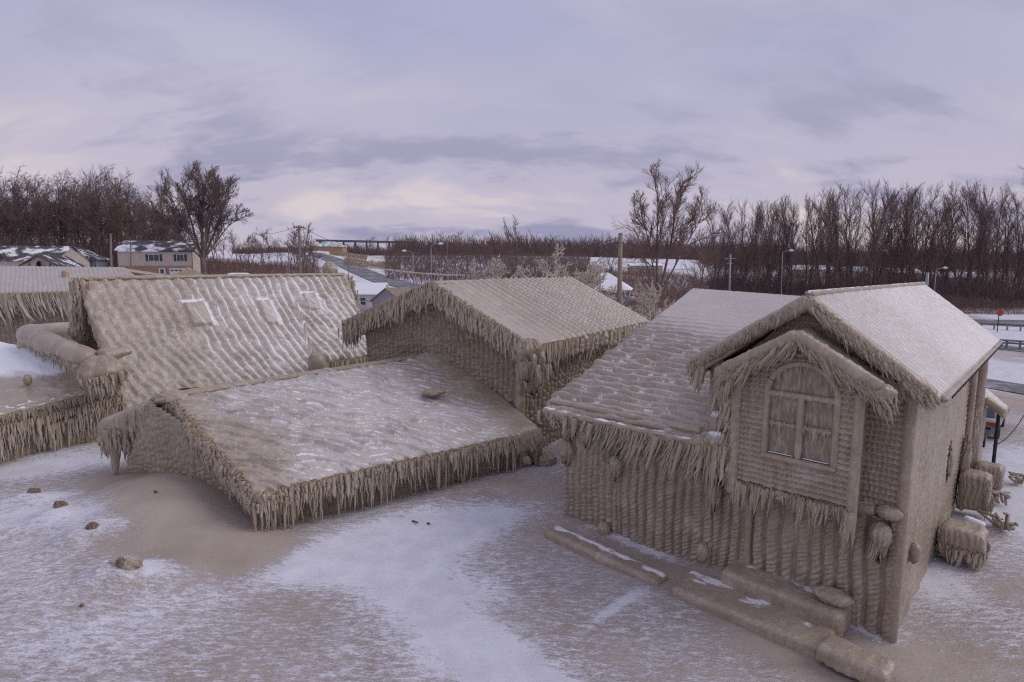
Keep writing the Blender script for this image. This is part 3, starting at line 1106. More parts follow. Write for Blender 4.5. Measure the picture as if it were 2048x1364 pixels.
def two_storey_house():
    h = thing("ice_covered_house", "two-storey house coated in brown ice with an arched bay window", "house", LR(2, 3, 0))
    out = -VV
    side = -UL
    PK, EZ = 1.98, 5.45
    # walls
    wall("wall", h, LR(0, 0, 0), LR(4.05, 0, 0), -0.3, 2.75, 0.024, wp_ribs(0.30, 0.115, 0.055, 0.125, 0.30, 1), out)
    wall("wall", h, LR(0, 0, 0), LR(4.05, 0, 0), 2.75, lambda u: EZ + 1.85 * (1 - np.abs(u * 4.05 - PK) / 2.05), 0.026, wp_siding(0.135, 0.06, 0.10, 2), out)
    wall("wall", h, LR(4.05, 0, 0), LR(6.95, 0, 0), -0.3, 3.75, 0.026, wp_ribs(0.285, 0.115, 0.055, 0.125, 0.35, 4), out)
    wall("wall", h, LR(6.95, 0, 0), LR(9.0, 0, 0), -0.3, 3.75, 0.026, wp_knobs(0.24, 0.07, 0.15, 0.07, 6, 0.5), out)
    wall("wall", h, LR(0, 0, 0), LR(0, 13.2, 0), -0.3, EZ, 0.045, wp_speck(0.035), side)
    wall("wall", h, LR(9.0, 0, 0), LR(9.0, 13.2, 0), -0.3, lambda u: np.where(u * 13.2 < 8.9, 3.7 + 3.4 * u * 13.2 / 8.9, 7.1 - 1.6 * (u * 13.2 - 8.9) / 4.3), 0.10, wp_knobs(0.3, 0.08, 0.2, 0.06, 7), UL)
    wall("wall", h, LR(0, 13.2, 0), LR(9.0, 13.2, 0), -0.3, lambda u: np.where(u * 9 < 4.05, EZ + 1.85 * (1 - np.abs(u * 9 - PK) / 2.05), EZ), 0.12, wp_knobs(0.3, 0.06, 0.2, 0.05, 8), VV)
    # main gable roof: its right slope carries fine lines of thin frost
    a, b = LR(PK, -0.45, 7.46), LR(PK, 13.4, 7.40)
    c, d = LR(-0.42, 13.4, 5.42), LR(-0.42, -0.45, 5.62)
    slab("roof_slope", h, a, b, c, d, 0.028, pat_lines(0.29, 0.055, 0.0, 0.40, 0.04, 0.2, 0.95, 0.0), "lrb", 0.07, 0.10, 0.25, 0.2, 3)
    d2, c2 = LR(4.5, -0.45, 5.62), LR(4.5, 13.4, 5.42)
    slab("roof_slope", h, b, a, d2, c2, 0.06, pat_plain(0.03), "lrb", 0.10, 0.16, 0.25, 0.4, 4)
    beam("ridge_cap", h, [LR(PK, -0.5, 7.47), LR(PK, 13.4, 7.44)], 0.10, 5, 0.10, 2.0, 0.7, snow=1.0)
    # rake boards under thick drawn-out ice
    beam("rake_board", h, [LR(PK + 0.05, -0.50, 7.34), LR(-0.40, -0.50, 5.52)], 0.16, 6, 0.22, 5.0, 0.95, drip=0.25, rib=0.5, ribf=16)
    beam("rake_board", h, [LR(PK - 0.05, -0.50, 7.34), LR(4.60, -0.50, 5.62)], 0.17, 7, 0.16, 3.0, 1.0, drip=0.3, rib=0.35, ribf=9)
    for q, dz_ in enumerate((0.02, 0.10, 0.18)):
        fringe(h, [LR(PK - 0.05, -0.62, 7.36 - dz_), LR(-0.35, -0.62, 5.60 - dz_)], 110, 0.10, 0.26, 0.040, -UL * 0.55, 311 + q, 0.03, 2.0, zjit=0.02)
        fringe(h, [LR(PK + 0.05, -0.66, 7.36 - dz_), LR(4.55, -0.66, 5.66 - dz_)], 26, 0.06, 0.16, 0.030, UL * 0.2, 315 + q, 0.02, 2.0, zjit=0.02)
    fringe(h, [LR(PK - 0.1, -0.52, 7.14), LR(-0.25, -0.52, 5.46)], 150, 0.08, 0.30, 0.030, -UL * 0.55 - VV * 0.2, 31, 0.03, 2.0, single=24, zjit=0.03)
    fringe(h, [LR(PK + 0.2, -0.52, 7.10), LR(4.5, -0.52, 5.55)], 70, 0.03, 0.16, 0.022, UL * 0.25, 32, 0.02, 2.0, single=4)
    fringe(h, [LR(4.30, -0.50, 5.60), LR(4.62, -0.45, 5.48)], 14, 0.30, 0.70, 0.085, UL * 0.22, 33, 0.06, 2.0, single=5)
    lump("ice_mass", h, LR(4.50, -0.42, 5.58), 0.28, 0.20, 0.20, 12, 0.2, 2.5, 0.6, ax=UL)
    # eave return and gutter at the right-hand corner, with its row of dark slots
    mb = MB().poly([LR(-0.48, -0.46, 5.42), LR(0.62, -0.46, 5.42), LR(0.55, -0.46, 5.86)], 0.30, VV)
    mb.build("eave_return", M_ICE, h)
    gut = beam("gutter", h, [LR(-0.50, -0.40, 5.50), LR(-0.50, 13.4, 5.36)], 0.085, 8, 0.06, 2.0, 0.8, snow=0.4)
    for i in range(46):
        o = MB().box(LR(-0.592, 0.2 + i * 0.285, 5.475 - i * 0.0030), (0.02, 0.11, 0.055), UL, VV).build("gutter_slot", M_DARK, gut)
    fringe(h, [LR(-0.35, -0.45, 5.42), LR(0.5, -0.45, 5.42)], 46, 0.05, 0.20, 0.018, (0, 0, 0), 34, 0.02)
    # corner boards and bay pilaster
    beam("corner_board", h, [LR(0.05, 0.0, -0.2), LR(0.05, 0.0, 5.5)], 0.15, 9, 0.10, 4.0, 0.8, rib=0.5, ribf=26, endcap=False)
    beam("corner_board", h, [LR(4.12, -0.06, 3.75), LR(4.12, -0.06, 5.75)], 0.20, 10, 0.08, 3.0, 0.9, endcap=False)
    # bay: a box with its own small gable, hung out over the ground floor
    BO = 0.62
    b0, b1, bz, bt = 0.85, 3.35, 2.78, 5.45
    wx0, wx1, wz0, wzs = 1.22, 2.68, 3.80, 5.22
    wc, wr = (wx0 + wx1) / 2, (wx1 - wx0) / 2

    def win_mask(x, z):
        s = b1 - x
        inb = (np.abs(s - wc) < wr + 0.05) & (z > wz0 - 0.05) & (z < wzs)
        ina = ((s - wc) ** 2 + (z - wzs) ** 2 < (wr + 0.05) ** 2) & (z >= wzs)
        return np.where(inb | ina, 0.0, 1.0)

    bay = wall("bay_front", h, LR(b1, -BO, 0), LR(b0, -BO, 0), bz, lambda u: bt + 1.05 * (1 - np.abs(u - 0.5) * 2), 0.022, wp_siding(0.13, 0.05, 0.10, 5, 0.07, win_mask), out)
    wall("bay_side", h, LR(b0, -BO, 0), LR(b0, 0.05, 0), bz, bt, 0.03, wp_siding(0.13, 0.05, 0.1, 6), side)
    wall("bay_side", h, LR(b1, -BO, 0), LR(b1, 0.05, 0), bz, bt, 0.03, wp_siding(0.13, 0.05, 0.1, 7), UL)
    MB().poly([LR(b0, -BO, bz), LR(b1, -BO, bz), LR(b1, 0.05, bz), LR(b0, 0.05, bz)], -0.05, ZUP).build("bay_floor", M_ICE, h)
    beam("bay_pilaster", h, [LR(b0 - 0.02, -BO - 0.02, bz - 0.35), LR(b0 - 0.02, -BO - 0.02, bt + 0.05)], 0.12, 11, 0.10, 3.0, 0.9, drip=0.0)
    beam("bay_pilaster", h, [LR(b1 + 0.02, -BO - 0.02, bz - 0.2), LR(b1 + 0.02, -BO - 0.02, bt + 0.05)], 0.15, 12, 0.22, 3.0, 0.9, rib=0.8, ribf=14)
    pk = 1.98
    for sgn, e_ in ((-1, 0.36), (1, 3.56)):
        A_, B_ = LR(pk, -1.02, 6.72), LR(pk, 0.0, 6.72)
        D_, C_ = LR(e_, -1.02, 5.72), LR(e_, 0.0, 5.72)
        q = slab("bay_roof", h, A_, B_, C_, D_, 0.03, pat_plain(0.05, 0.0, 3.0), "lrb", 0.10, 0.14, 0.2, 0.9, 14 + sgn, ragf=3.0)
        beam("bay_rake", h, [LR(pk - sgn * 0.03, -1.08, 6.66), LR(e_, -1.08, 5.70)], 0.13, 15 + sgn, 0.28, 6.0, 0.9, drip=0.5, rib=0.5, ribf=18)
        beam("bay_rake", h, [LR(pk, -1.02, 6.50), LR(e_ - sgn * 0.15, -1.00, 5.52)], 0.10, 17 + sgn, 0.3, 7.0, 0.8, drip=0.5, rib=0.5, ribf=18)
        fringe(h, [LR(pk, -1.08, 6.52), LR(e_, -1.08, 5.58)], 120, 0.10, 0.34, 0.032, UL * sgn * 0.65 - VV * 0.1, 36 + sgn, 0.04, 2.5, single=26, zjit=0.03)
        fringe(h, [LR(pk, -0.98, 6.38), LR(e_ - sgn * 0.2, -0.98, 5.44)], 90, 0.08, 0.30, 0.030, UL * sgn * 0.5, 40 + sgn, 0.04, 2.5, single=14)
        lump("ice_mass", h, LR(e_ - sgn * 0.02, -1.02, 5.62), 0.22, 0.18, 0.16, 20 + sgn, 0.25, 3.0, 0.9, ax=UL)
        fringe(h, [LR(e_ + 0.15, -1.02, 5.56), LR(e_ - 0.2, -0.95, 5.50)], 22, 0.15, 0.45, 0.04, UL * sgn * 0.3, 44 + sgn, 0.05, 2.5, single=5)
    fringe(h, [LR(b1 + 0.1, -BO - 0.06, bz + 0.12), LR(b0, -BO - 0.06, bz + 0.10)], 190, 0.14, 0.52, 0.045, UL * 0.06, 48, 0.05, 1.6, single=36)
    fringe(h, [LR(b0 + 0.05, -BO - 0.1, bz + 0.1), LR(b0 - 0.05, -BO - 0.1, bz + 0.1)], 8, 0.55, 0.80, 0.07, UL * 0.12, 49, 0.03, 1.0, single=2)
    # arched window in the bay
    wy = -BO - 0.02

    def glass(name, pts, parent):
        o = MB().poly([LR(s, wy + 0.06, z) for s, z in pts], 0.015, -VV).build(name, M_WINDOW, parent)
        return o

    win = thing("arched_window", "x", "x", LR(wc, wy, wz0))
    for kx in ("label", "category"):
        del win[kx]
    win.parent = h
    win.location = Vector(LR(wc, wy, wz0)) - h.location

    def sub(o):
        o.parent = win
        o.location = Vector((0, 0, 0)) - Vector(LR(wc, wy, wz0))
        return o

    mz = 4.52
    sub(glass("pane", [(wc + wr * math.cos(t), wzs + 0.02 + wr * math.sin(t)) for t in np.linspace(0, math.pi, 22)], None))
    for s0, s1 in ((wx0, wc - 0.03), (wc + 0.03, wx1)):
        sub(glass("pane", [(s0, wz0), (s1, wz0), (s1, mz - 0.02), (s0, mz - 0.02)], None))
        sub(glass("pane", [(s0, mz + 0.02), (s1, mz + 0.02), (s1, wzs - 0.02), (s0, wzs - 0.02)], None))
    arch = [LR(wx0, wy, wz0 - 0.05)] + [LR(wx0, wy, z) for z in (4.3, 4.8, wzs)] + [LR(wc - wr * math.cos(t), wy, wzs + wr * math.sin(t)) for t in np.linspace(0.1, math.pi - 0.1, 20)] + [LR(wx1, wy, z) for z in (wzs, 4.8, 4.3, wz0 - 0.05)]
    sub(beam("frame", None, arch, 0.085, 21, 0.14, 5.0, 0.9, rib=0.25, ribf=20, res=0.03))
    sub(beam("sill", None, [LR(wx0 - 0.08, wy - 0.03, wz0 - 0.06), LR(wx1 + 0.08, wy - 0.03, wz0 - 0.06)], 0.085, 22, 0.2, 6.0, 0.8, drip=0.4, snow=0.0))
    sub(beam("mullion", None, [LR(wc, wy, wz0 - 0.02), LR(wc, wy, wzs)], 0.085, 23, 0.14, 5.0, 0.9, res=0.03))
    sub(beam("transom", None, [LR(wx0, wy, wzs), LR(wx1, wy, wzs)], 0.065, 24, 0.2, 6.0, 1.0, drip=0.6, res=0.03))
    for s0, s1 in ((wx0, wc), (wc, wx1)):
        sub(beam("rail", None, [LR(s0 + 0.06, wy + 0.01, mz), LR(s1 - 0.06, wy + 0.01, mz)], 0.045, 25, 0.2, 6.0, 1.0, drip=0.6, res=0.03))
        for zz, ln in ((mz - 0.02, 0.26), (wzs - 0.04, 0.16)):
            fr = fringe(None, [LR(s0 + 0.08, wy - 0.02, zz), LR(s1 - 0.08, wy - 0.02, zz)], 26, 0.05, ln, 0.022, (0, 0, 0), int(60 + zz * 9 + s0 * 7), 0.012, 3.0)
            sub(fr)
        sn = MB().box(LR((s0 + s1) / 2, wy + 0.0, wz0 + 0.035), (wr * 0.72, 0.04, 0.012), UL, VV).build("snow_line", M_SNOW, None)
        sub(sn)
    fr = fringe(None, [LR(wc + (wr - 0.05) * math.cos(t), wy - 0.02, wzs + (wr - 0.08) * math.sin(t)) for t in np.linspace(0.5, math.pi - 0.5, 12)], 40, 0.06, 0.24, 0.022, UL * -0.1, 77, 0.012, 3.0)
    sub(fr)
    # wing roof: swollen shingles low down, smooth above
    e_l, e_r = LR(9.35, -0.38, 3.78), LR(4.05, -0.38, 3.82)
    t_l = LR(9.30, 8.93, 7.19)
    n_ = np.cross(e_r - e_l, t_l - e_l)
    t_r = at_plane(1624, 593.5, e_l, n_)
    slab("wing_roof", h, t_l, t_r, e_r, e_l, 0.034, pat_scales(0.14, 0.50), "lb", 0.15, 0.18, 0.35, 0.9, 8, ragf=1.8)
    slab("wing_roof", h, t_r, t_l, LR(9.3, 13.3, 5.4), LR(4.5, 13.3, 5.4), 0.12, pat_plain(0.03), "rb", 0.1, 0.1, 0.2, 0.3, 9)
    beam("gutter_roll", h, [LR(9.40, -0.34, 3.86), LR(4.3, -0.36, 3.90)], 0.12, 26, 0.25, 3.0, 0.8, rib=0.3, ribf=9)
    gl = beam("gutter", h, [LR(9.40, -0.66, 3.62), LR(4.2, -0.66, 3.64)], 0.14, 27, 0.35, 2.6, 0.8, snow=1.0, drip=0.5, rib=0.4, ribf=8)
    bend = UL * 0.35 - VV * 0.05
    fringe(h, [LR(9.3, -0.62, 3.56), LR(7.2, -0.66, 3.56)], 120, 0.10, 0.42, 0.075, bend * 0.4, 81, 0.09, 1.8, fat=1, single=10)
    fringe(h, [LR(7.5, -0.68, 3.56), LR(4.1, -0.68, 3.62)], 330, 0.30, 0.80, 0.055, bend, 82, 0.09, 1.3, single=40)
    fringe(h, [LR(7.5, -0.52, 3.50), LR(4.1, -0.52, 3.55)], 160, 0.35, 0.80, 0.055, bend, 83, 0.08, 1.3)
    # frozen tangle where gable, gutter and bay meet
    for q, (s, v, z, r1, r2, r3, dr) in enumerate([(3.78, -0.55, 3.75, 0.34, 0.30, 0.30, 1.4), (4.20, -0.66, 3.62, 0.32, 0.26, 0.24, 1.6), (3.62, -0.42, 4.45, 0.24, 0.22, 0.34, 0.9), (3.70, -0.55, 5.02, 0.20, 0.18, 0.26, 1.0), (3.92, -0.30, 4.10, 0.28, 0.24, 0.36, 0.6)]):
        lump("ice_mass", h, LR(s, v, z), r1, r2, r3, 30 + q, 0.30, 2.6, dr, ax=UL, snow=0.7 if q in (0, 4) else 0, ribs_=0.2)
    fringe(h, [LR(4.30, -0.72, 3.60), LR(3.6, -0.70, 3.72)], 70, 0.30, 0.85, 0.06, UL * 0.12, 84, 0.10, 1.8, single=10)
    fringe(h, [LR(3.75, -0.55, 5.35), LR(3.55, -0.6, 4.6)], 40, 0.25, 0.65, 0.05, UL * 0.30, 85, 0.08, 1.8, single=6)
    fringe(h, [LR(b1 + 0.12, -BO - 0.05, 5.2), LR(b1 + 0.08, -BO - 0.05, 3.0)], 90, 0.20, 0.5, 0.045, UL * 0.30, 86, 0.06, 1.8)
    MB().box(LR(3.72, -0.62, 5.30), (0.30, 0.20, 0.06), UL, VV).build("bracket", M_DARK, h)
    # lanterns, ledge and other fittings swallowed by the ice
    for q, (s, z, r1, r3, dr) in enumerate([(3.99, 2.42, 0.20, 0.26, 1.9), (6.94, 2.42, 0.20, 0.22, 1.6), (0.35, 2.48, 0.20, 0.22, 2.2)]):
        lump("lantern", h, LR(s, -0.24, z), r1, 0.20, r3, 50 + q, 0.20, 2.4, dr, ax=UL, ribs_=0.15)
        fringe(h, [LR(s - 0.1, -0.3, z - 0.25), LR(s + 0.1, -0.3, z - 0.25)], 14, 0.2, 0.45, 0.035, UL * 0.15, 90 + q, 0.05)
    beam("ledge", h, [LR(0.95, -0.10, 2.86), LR(0.45, -0.10, 2.88)], 0.15, 28, 0.12, 3.0, 0.9, snow=0.8)
    lump("ice_knob", h, LR(0.24, -0.14, 2.92), 0.25, 0.18, 0.15, 55, 0.12, 2.0, 0.3, ax=UL)
    lump("ice_knob", h, LR(4.25, -0.22, 0.62), 0.16, 0.16, 0.26, 56, 0.2, 2.2, 0.2, ax=UL)
    lump("ice_knob", h, LR(7.35, -0.22, 0.20), 0.20, 0.20, 0.24, 57, 0.2, 2.2, 0.2, ax=UL)
    for q, (x0, x1, z0) in enumerate([(8.9, 8.55, 3.2), (8.3, 7.9, 3.1), (8.95, 8.8, 2.4), (7.6, 7.3, 3.2)]):
        lump("ice_mass", h, LR((x0 + x1) / 2, -0.16, z0), 0.26, 0.2, 0.30, 60 + q, 0.3, 2.8, 0.9, ax=UL, ribs_=0.2)
    beam("door_gap_board", h, [LR(3.14, -0.10, 0.5), LR(3.14, -0.10, 2.5)], 0.09, 29, 0.15, 4.0, 1.0)
    # fittings on the right-hand wall
    lump("meter_box", h, LR(-0.04, 6.4, 2.6), 0.28, 0.10, 0.45, 65, 0.4, 3.4, 0.5, ax=VV, ribs_=0.25)
    lump("ice_knob", h, LR(-0.10, 1.1, 1.7), 0.14, 0.12, 0.2, 66, 0.2, 2.6, 0.5, ax=VV)
    beam("downpipe", h, [LR(-0.10, 10.2, 0.4), LR(-0.10, 10.2, 5.2)], 0.10, 67, 0.2, 2.5, 1.0)
    beam("downpipe", h, [LR(-0.12, 12.9, 0.4), LR(-0.12, 12.9, 5.2)], 0.14, 68, 0.15, 2.5, 1.0)
    lump("ice_mass", h, LR(-0.14, 9.6, 1.7), 0.22, 0.16, 0.85, 69, 0.4, 3.4, 0.3, ax=VV)
    lump("ice_mass", h, LR(-0.14, 11.2, 2.3), 0.22, 0.16, 0.75, 70, 0.4, 3.4, 0.3, ax=VV)
    # low lean-to at the back
    slab("porch_roof", h, LR(0.3, 13.5, 3.7), LR(0.3, 14.9, 3.65), LR(-0.75, 14.9, 2.75), LR(-0.75, 13.5, 2.8), 0.05, pat_lines(0.25, 0.05, 0.0, 0.6, 0.05, 0.1, 0.8), "lrb", 0.1, 0.12, 0.2, 0.3, 71)
    beam("porch_gutter", h, [LR(-0.85, 13.4, 2.72), LR(-0.2, 13.4, 3.2)], 0.16, 72, 0.15, 2.0, 0.9, drip=0.2)
    wall("wall", h, LR(-0.2, 13.3, 0), LR(-0.2, 14.7, 0), -0.2, 3.3, 0.06, wp_speck(0.03), side)
    for q in (14.5,):
        beam("porch_post", h, [LR(-0.62, q, 0), LR(-0.62, q, 2.75)], 0.06, 73, 0.15, 2.0, mat=M_DARK)
    return h


def window_material():
    m, nt, bs = new_mat("iced_glass")
    st = noise_out(nt, 7.0, 4, 0.6, sc=(2.2, 2.2, 0.5))
    col = mixc(nt, mrange(nt, st, 0.40, 0.66), (0.235, 0.19, 0.145), (0.42, 0.345, 0.26))
    nt.links.new(col, bs.inputs["Base Color"])
    bs.inputs["Roughness"].default_value = 0.22
    bump(nt, bs, st, 0.5, 0.03)
    return m


M_WINDOW = window_material()
house_r = two_storey_house()


# ------------------------------------------------------------------ low garage in the middle, its broad roof sloping to the front
def low_garage():
    rn, rf = at_z(350, 790, 3.36), at_z(880, 706, 4.0)
    en, ef = at_z(515, 975, 1.62), at_z(1060, 856, 1.62)
    bn = at_z(222, 842, 2.2)
    bf = rf + (bn - rn)
    h = thing("ice_covered_garage", "low garage under a broad rippled roof of brown ice, half buried in the drift", "garage", (lerp(en, ef, 0.5) * (1, 1, 0)))
    ridge = nrm((rf - rn) * (1, 1, 0))
    outf = nrm(np.array([ridge[1], -ridge[0], 0]))
    slab("roof_slope", h, rn, rf, ef, en, 0.032, pat_flow(0.12, 0.72, 0.27, 1.0), "lrb", 0.20, 0.40, 0.5, 0.7, 5, ragf=1.6)
    slab("roof_slope", h, rf, rn, bn, bf, 0.075, pat_flow(0.08, 0.62, 0.36, 0.5), "rb", 0.22, 0.55, 0.5, 0.8, 6, ragf=1.6)
    lump("ice_mass", h, rn - ridge * 0.10 - ZUP * 0.10, 0.62, 0.46, 0.30, 8, 0.3, 2.4, 0.2, ax=ridge)
    beam("ridge_cap", h, [rn - ridge * 0.42 - ZUP * 0.22, rn - ridge * 0.12, lerp(rn, rf, 0.5) + ZUP * 0.0, rf], [0.26, 0.24, 0.18, 0.16], 7, 0.22, 2.4, 0.6, rib=0.3, ribf=7)
    # walls set back under the eaves
    ins = 0.55
    wn_, wf_ = en - outf * ins + ridge * 0.55, ef - outf * ins
    wall("wall", h, wn_, wf_, -0.4, 1.75, 0.036, wp_knobs(0.17, 0.06, 0.13, 0.06, 3, 0.5), outf)
    bw = bn + outf * ins + ridge * 0.55
    gout = -ridge
    pk_t = np.dot(rn - wn_, nrm(bw - wn_)) / np.linalg.norm((bw - wn_)[:2])
    wall("wall", h, wn_, bw, -0.4, lambda u: 1.7 + 1.5 * (1 - np.abs(u - pk_t) / np.where(u < pk_t, pk_t, 1 - pk_t)), 0.04, wp_knobs(0.30, 0.12, 0.3, 0.08, 5, 0.6), gout)
    wall("wall", h, bw, bf + outf * ins, -0.4, 2.0, 0.12, wp_knobs(0.3, 0.1, 0.2, 0.06, 6), -outf)
    # hanging ice
    e0, e1 = en + outf * 0.17, ef + outf * 0.17
    z = np.array([0, 0, 1.0])
    fringe(h, [e0 - z * 0.42, e1 - z * 0.42], 520, 0.12, 0.85, 0.046, (0, 0, 0), 101, 0.10, 1.1, single=80)
    fringe(h, [e0 - z * 0.16, e1 - z * 0.16], 380, 0.20, 0.60, 0.070, outf * 0.10, 102, 0.09, 1.6, fat=1)
    fringe(h, [e0 + outf * 0.02 - z * 0.30, e1 + outf * 0.02 - z * 0.30], 260, 0.25, 0.55, 0.045, outf * 0.05, 103, 0.07, 1.4)
    g0, g1, g2 = en + gout * 0.17, rn + gout * 0.20, bn + gout * 0.22
    fringe(h, [g0 - z * 0.35, lerp(g0, g1, 0.5) - z * 0.38, g1 - z * 0.30], 330, 0.20, 0.50, 0.075, ridge * 0.12, 104, 0.08, 1.6, fat=1, single=16)
    fringe(h, [g1 - z * 0.35, lerp(g1, g2, 0.5) - z * 0.5, g2 - z * 0.55], 260, 0.25, 0.85, 0.080, (0, 0, 0), 105, 0.12, 1.2, fat=1, single=20)
    for q, dz in enumerate((0.05, 0.22, 0.40)):
        fringe(h, [g1 - z * dz, lerp(g1, g2, 0.5) - z * (dz + 0.08), g2 - z * (dz + 0.1)], 200, 0.30, 0.62, 0.10, (0, 0, 0), 411 + q, 0.08, 1.3, fat=1)
        fringe(h, [g0 - z * dz * 0.8, g1 - z * dz * 0.8], 260, 0.25, 0.50, 0.09, (0, 0, 0), 415 + q, 0.07, 1.5, fat=1)
    fringe(h, [g1 - z * 0.6, g2 - z * 0.8], 120, 0.2, 0.9, 0.05, (0, 0, 0), 106, 0.15, 1.2)
    fringe(h, [g0 - z * 0.5, g1 - z * 0.55], 150, 0.10, 0.45, 0.045, (0, 0, 0), 107, 0.10, 1.2)
    # lump on the roof slope and a drawn-down column at the back corner
    n_ = nrm(np.cross(rf - rn, en - rn))
    p = at_plane(868, 785, rn, n_)
    lump("roof_lump", h, p + ZUP * 0.02, 0.50, 0.32, 0.16, 9, 0.3, 2.4, 0.0, ax=ridge, snow=0.3)
    beam("ice_column", h, [bn + outf * 0.2 + ridge * 0.1 + ZUP * -0.3, bn + outf * 0.5 - ZUP * 2.0], [0.30, 0.08], 10, 0.3, 2.4, rib=0.3, ribf=8)
    beam("ice_column", h, [lerp(rn, en, 0.35) + gout * 0.05 - ZUP * 0.5, lerp(rn, en, 0.35) + gout * 0.3 - ZUP * 2.0], [0.28, 0.14], 11, 0.3, 2.4, rib=0.3, ribf=8)
    lump("ice_mass", h, ef + ridge * 0.25 - ZUP * 0.55, 0.35, 0.30, 0.55, 12, 0.3, 2.6, 0.8, ax=ridge, ribs_=0.2)
    lump("ice_mass", h, ef + ridge * 0.7 - ZUP * 1.45 + outf * 0.2, 0.45, 0.35, 0.35, 13, 0.3, 2.6, 0.2, ax=ridge)
    return h


house_e = low_garage()


# ------------------------------------------------------------------ gabled house behind it
def gabled_house():
    rn, rf = at_z(870, 566, 7.38), at_z(1140, 559, 7.38)
    en, ef = at_z(1062, 690, 4.95), at_z(1288, 641, 4.95)
    ln = at_z(700, 642, 5.28)
    lf = rf + (ln - rn)
    h = thing("ice_covered_house", "gabled house with shaggy ice along its rakes and finely ribbed roof", "house", (en + ln) / 2 * (1, 1, 0))
    ridge = nrm((ef - en) * (1, 1, 0))
    outr = np.array([ridge[1], -ridge[0], 0])
    slab("roof_slope", h, rn, rf, ef, en, 0.045, pat_lines(0.50, 0.17, 0.0, 1.0, 0.35, 0.40, 0.25, 0.06), "lrb", 0.22, 0.42, 0.5, 0.6, 15, ragf=1.8)
    slab("roof_slope", h, rf, rn, ln, lf, 0.09, pat_plain(0.08), "rb", 0.25, 0.5, 0.5, 0.6, 16, ragf=1.6)
    across = nrm((ln - en) * (1, 1, 0))
    gout = np.array([across[1], -across[0], 0])
    if np.dot(gout, (0, -1, 0)) < 0:
        gout = -gout
    beam("ridge_cap", h, [rn + gout * 0.2, rf], 0.15, 17, 0.25, 3.0, 0.7, rib=0.4, ribf=8)
    inset = 0.85
    wr, wl_ = en - outr * inset - gout * 0.55, ln - gout * 0.55 + nrm(en - ln) * 0.75
    tpk = 0.52
    wall("wall", h, wr, wl_, -0.3, lambda u: 4.85 + 2.1 * (1 - np.abs(u - tpk) / np.where(u < tpk, tpk, 1 - tpk)) + 0.2 * u, 0.042, wp_knobs(0.28, 0.13, 0.26, 0.13, 11, 0.5), gout)
    wrf = ef - outr * inset - ridge * 0.3
    wall("wall", h, wr, wrf, -0.3, 4.9, 0.045, wp_knobs(0.36, 0.18, 0.34, 0.12, 13, 0.25), outr)
    wall("wall", h, wl_, lf + outr * inset - ridge * 0.3, -0.3, 5.1, 0.15, wp_knobs(0.3, 0.1, 0.3, 0.06, 14), -outr)
    z = ZUP
    r0, r1, r2 = en + gout * 0.22, rn + gout * 0.25, ln + gout * 0.25
    for q, dz in enumerate((0.02, 0.20, 0.38)):
        fringe(h, [r0 - z * dz, r1 - z * dz], 360, 0.30, 0.62, 0.085, across * -0.05, 110 + q, 0.09, 1.4, fat=1, single=14 if q == 2 else 0)
        fringe(h, [r1 - z * dz, r2 - z * dz], 330, 0.30, 0.70, 0.085, across * 0.10, 114 + q, 0.09, 1.4, fat=1, single=14 if q == 2 else 0)
    fringe(h, [r2 - z * 0.4, r2 - across * 0.8 - z * 0.45], 60, 0.6, 1.15, 0.07, across * 0.1, 118, 0.12, 1.4)
    e0, e1 = en + outr * 0.2, ef + outr * 0.2
    fringe(h, [e0 - z * 0.10, e1 - z * 0.10], 300, 0.50, 0.95, 0.080, ridge * -0.10, 119, 0.08, 1.6, fat=1, single=36)
    fringe(h, [e0 - z * 0.40, e1 - z * 0.40], 320, 0.25, 0.60, 0.040, ridge * -0.05, 120, 0.08, 1.6)
    # swollen gutter end and pipe at the front corner
    for q, (dx, dzz, r1_, r3) in enumerate([(0.05, 0.15, 0.42, 0.42), (0.45, 0.55, 0.40, 0.50), (-0.35, 0.60, 0.38, 0.55), (0.10, 1.15, 0.36, 0.60), (-0.6, 0.1, 0.35, 0.4)]):
        lump("ice_mass", h, en + gout * 0.15 + nrm(ef - en) * dx * 0.8 - z * dzz + outr * 0.1, r1_, 0.36, r3, 121 + q, 0.32, 2.8, 0.5, ax=outr, ribs_=0.25)
    fringe(h, [en + gout * 0.3 - z * 0.9, en + ridge * 0.6 + outr * 0.2 - z * 0.9], 60, 0.4, 0.9, 0.09, (0, 0, 0), 127, 0.15, 1.4, fat=1)
    beam("downpipe", h, [wr * (1, 1, 0) + gout * 0.2 + outr * 0.1 + z * 4.2, wr * (1, 1, 0) + gout * 0.2 + outr * 0.1], 0.20, 128, 0.35, 2.4, rib=0.4, ribf=6)
    return h


house_c = gabled_house()


